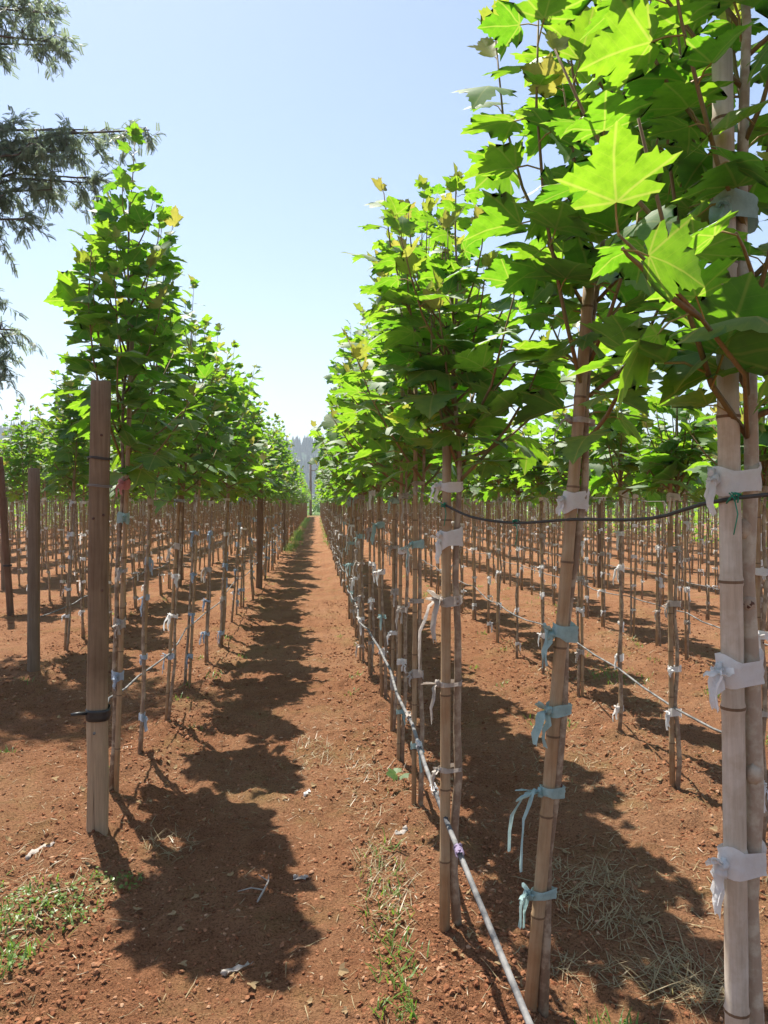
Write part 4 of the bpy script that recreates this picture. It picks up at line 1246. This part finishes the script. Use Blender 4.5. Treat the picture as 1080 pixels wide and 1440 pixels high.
sp = [(1.06, 2.72, .18, .22, 230, .04, .13, .70), (1.16, 2.28, .17, .12, 220, .06, .19, .66), (1.05, 2.98, .2, .12, 120, .04, .12, .7), (.86, 2.35, .12, .10, 70, .04, .10, .7), (1.3, 2.9, .4, .4, 160, .03, .1, .9),
      (.26, 2.95, .10, .4, 240, .03, .10, .6), (-.02, 4.6, .12, .3, 160, .03, .10, .6), (.25, 4.0, .12, .6, 170, .03, .09, .6), (-.62, 3.35, .12, .1, 70, .03, .09, .6), (1.5, 4.2, .4, .6, 300, .03, .09, .75),
      (-1.15, 2.9, .3, .4, 200, .03, .1, .8), (2.3, 6.0, .5, 1.2, 500, .03, .1, .7), (3.0, 9, .6, 2, 500, .04, .1, .7)]
blades('dry_grass', sp, 'grass_dry', 'tufts of pale dried grass lying on the red soil', 'dry grass', 3, .5, .0014)
sp = [(.0, 3.6, 1.9, 2.0, 2400, .006, .040, 1.0), (1.2, 4.0, 1.4, 2.2, 1700, .006, .045, 1.0), (-.1, 6.0, 2.5, 2.4, 1600, .01, .05, 1.0), (.0, 3.4, 1.6, 1.6, 160, .05, .13, 1.0)]
blades('straw_litter', sp, 'grass_dry', 'bits of pale straw strewn over the bare path', 'straw', 5, .3, .0011)

# low clover-like weeds by the tall post
r = np.random.default_rng(8); ml = []
for (x0, y0, rx, ry, cnt) in ((-.98, 2.82, .22, .16, 330), (-1.12, 2.48, .24, .2, 360), (-1.32, 2.95, .14, .18, 80), (-.80, 3.03, .12, .1, 60)):
    for _ in range(cnt):
        a = r.uniform(0, 6.28); q = math.sqrt(r.random()); x = x0 + rx * q * math.cos(a); y = y0 + ry * q * math.sin(a)
        z = gz(x, y) + r.uniform(.004, .035); a = r.uniform(0, 6.28)
        ml.append(np.array(leaf_matrix((x, y, z), (math.cos(a), math.sin(a), r.normal(.1, .3)), (r.normal(0, .35), r.normal(0, .35), 1), r.uniform(.005, .017))))
tv = [(0, 0, 0), (.42, .35, .06), (.38, .85, .03), (0, 1.05, -.06), (-.38, .85, .03), (-.42, .35, .06)]
P, TT = scatter(tv, [(0, 1, 2), (0, 2, 3), (0, 3, 4), (0, 4, 5)], ml)
tag(link('clover_weeds', tri_mesh('clover_weeds', P, TT, ['grass_green'], uv=np.zeros((len(P), 2)))), 'low green weeds spreading on the soil before the tall post', 'weeds', kind='stuff')

# dead leaves
r = np.random.default_rng(18); ml = []
for _ in range(420):
    f = r.uniform(2.0, 9); l = r.uniform(-.5, .5) * f
    x = f * math.sin(PSI) + l * math.cos(PSI); y = f * math.cos(PSI) - l * math.sin(PSI); a = r.uniform(0, 6.28)
    ml.append(np.array(leaf_matrix((x, y, gz(x, y) + .008), (math.cos(a), math.sin(a), r.normal(0, .15)), (r.normal(0, .4), r.normal(0, .4), 1), r.uniform(.012, .034))))
V, T, mi, uv = LEAF[1][4]
P, TT = scatter(V, T, ml)
tag(link('leaf_litter', tri_mesh('leaf_litter', P, TT, ['dead_leaf'])), 'curled brown dead leaves littering the soil', 'leaf litter', kind='stuff')

# scraps of cloth and a twig on the ground
def scrap(x, y, L, mat, label, seed, w=.014):
    r = random.Random(seed); mb = MB(); a = r.uniform(0, 6.28); px, py = 0., 0.; pts = []; sd = []
    for k in range(8):
        z = gz(x + px, y + py) + .006 + .007 * abs(math.sin(k * 1.1 + seed)); pts.append((px, py, z - gz(x, y)))
        ww = w * r.uniform(.5, 1.2); t = a + 1.57 + r.uniform(-.6, .6)
        sd.append((math.cos(t) * ww, math.sin(t) * ww, ww * .5 * math.sin(k * 2.1 + seed)))
        a += r.uniform(-.7, .7); px += math.cos(a) * L / 7; py += math.sin(a) * L / 7
    o = mb; mb.strip(pts, sd)
    mb.blob((0, 0, pts[0][2]), w * .8, 0, .4)
    o = mb.build('cloth_scrap', mat, mat=Matrix.Translation((x, y, gz(x, y))))
    tag(o, label, 'scrap', 'scraps of cloth on the ground')
scrap(-.29, 2.42, .11, 'cloth_dirty', 'twisted off-white cloth scrap at the edge of the path shade', 1, .012)
scrap(-.085, 3.07, .06, 'cloth_dirty', 'small pale cloth scrap on the sunny path beside dry twigs', 2, .014)
scrap(-1.20, 3.30, .13, 'cloth_dirty', 'dirty white cloth scrap on soil left of the tall post', 3, .013)
scrap(-.06, 3.90, .07, 'cloth_white', 'tiny white cloth scrap in the middle of the path', 4, .012)
scrap(.395, 3.40, .08, 'cloth_dirty', 'greyish cloth scrap on soil near the hose row', 5, .014)
mb = MB(); z = gz(-.2, 2.95)
mb.tube([(-.02, -.09, .012), (0, -.02, .02), (.012, .05, .018), (.01, .10, .02)], [.0035, .004, .003, .002], 5)
mb.tube([(0, -.02, .02), (-.05, .0, .02), (-.10, -.01, .014)], [.003, .0025, .0015], 5)
mb.tube([(.012, .05, .018), (-.03, .10, .022)], [.0025, .0012], 5)
tag(mb.build('dry_twig', 'cloth_dirty', mat=Matrix.Translation((-.2, 2.95, z))), 'forked pale dry twig lying on the path', 'twig')
# a sucker shoot at the foot of the hose row
sh = empty('sucker_shoot', (.455, 3.92, gz(.455, 3.92)))
mb = MB(); mb.tube([(0, 0, -.01), (-.01, -.01, .05), (-.03, -.02, .09)], [.003, .0025, .0015], 5); mb.build('stem', 'twig', sh)
for a, e, s in ((3.6, .3, .06), (5.2, .2, .05), (2.0, .4, .045)):
    link('leaf', LEAF_MESH[0], sh, leaf_matrix((-.03, -.02, .088), (math.cos(a), math.sin(a), e), (0, -.6, 1), s))
tag(sh, 'small green plane sucker sprouting beside the path hose row', 'shoot')

# ------------------------------------------------------------------ thin summer haze over the whole valley
m, nt, out = new_mat('haze_air')
pv = nd(nt, 'ShaderNodeVolumePrincipled'); pv.inputs['Color'].default_value = (0.80, 0.90, 1.0, 1)
pv.inputs['Density'].default_value = 0.0008; pv.inputs['Anisotropy'].default_value = 0.2
nt.links.new(pv.outputs[0], out.inputs['Volume']); M['haze_air'] = m
x0, x1, y0, y1, z0, z1 = -2200, 2200, -300, 2200, -2.0, 112.0
mb = MB()
mb.add([(x0, y0, z0), (x1, y0, z0), (x1, y1, z0), (x0, y1, z0), (x0, y0, z1), (x1, y0, z1), (x1, y1, z1), (x0, y1, z1)],
       [(0, 3, 2, 1), (4, 5, 6, 7), (0, 1, 5, 4), (1, 2, 6, 5), (2, 3, 7, 6), (3, 0, 4, 7)])
hz = mb.build('haze', 'haze_air', smooth=False)
tag(hz, 'pale blue summer haze over the field and hills', 'haze', kind='stuff')
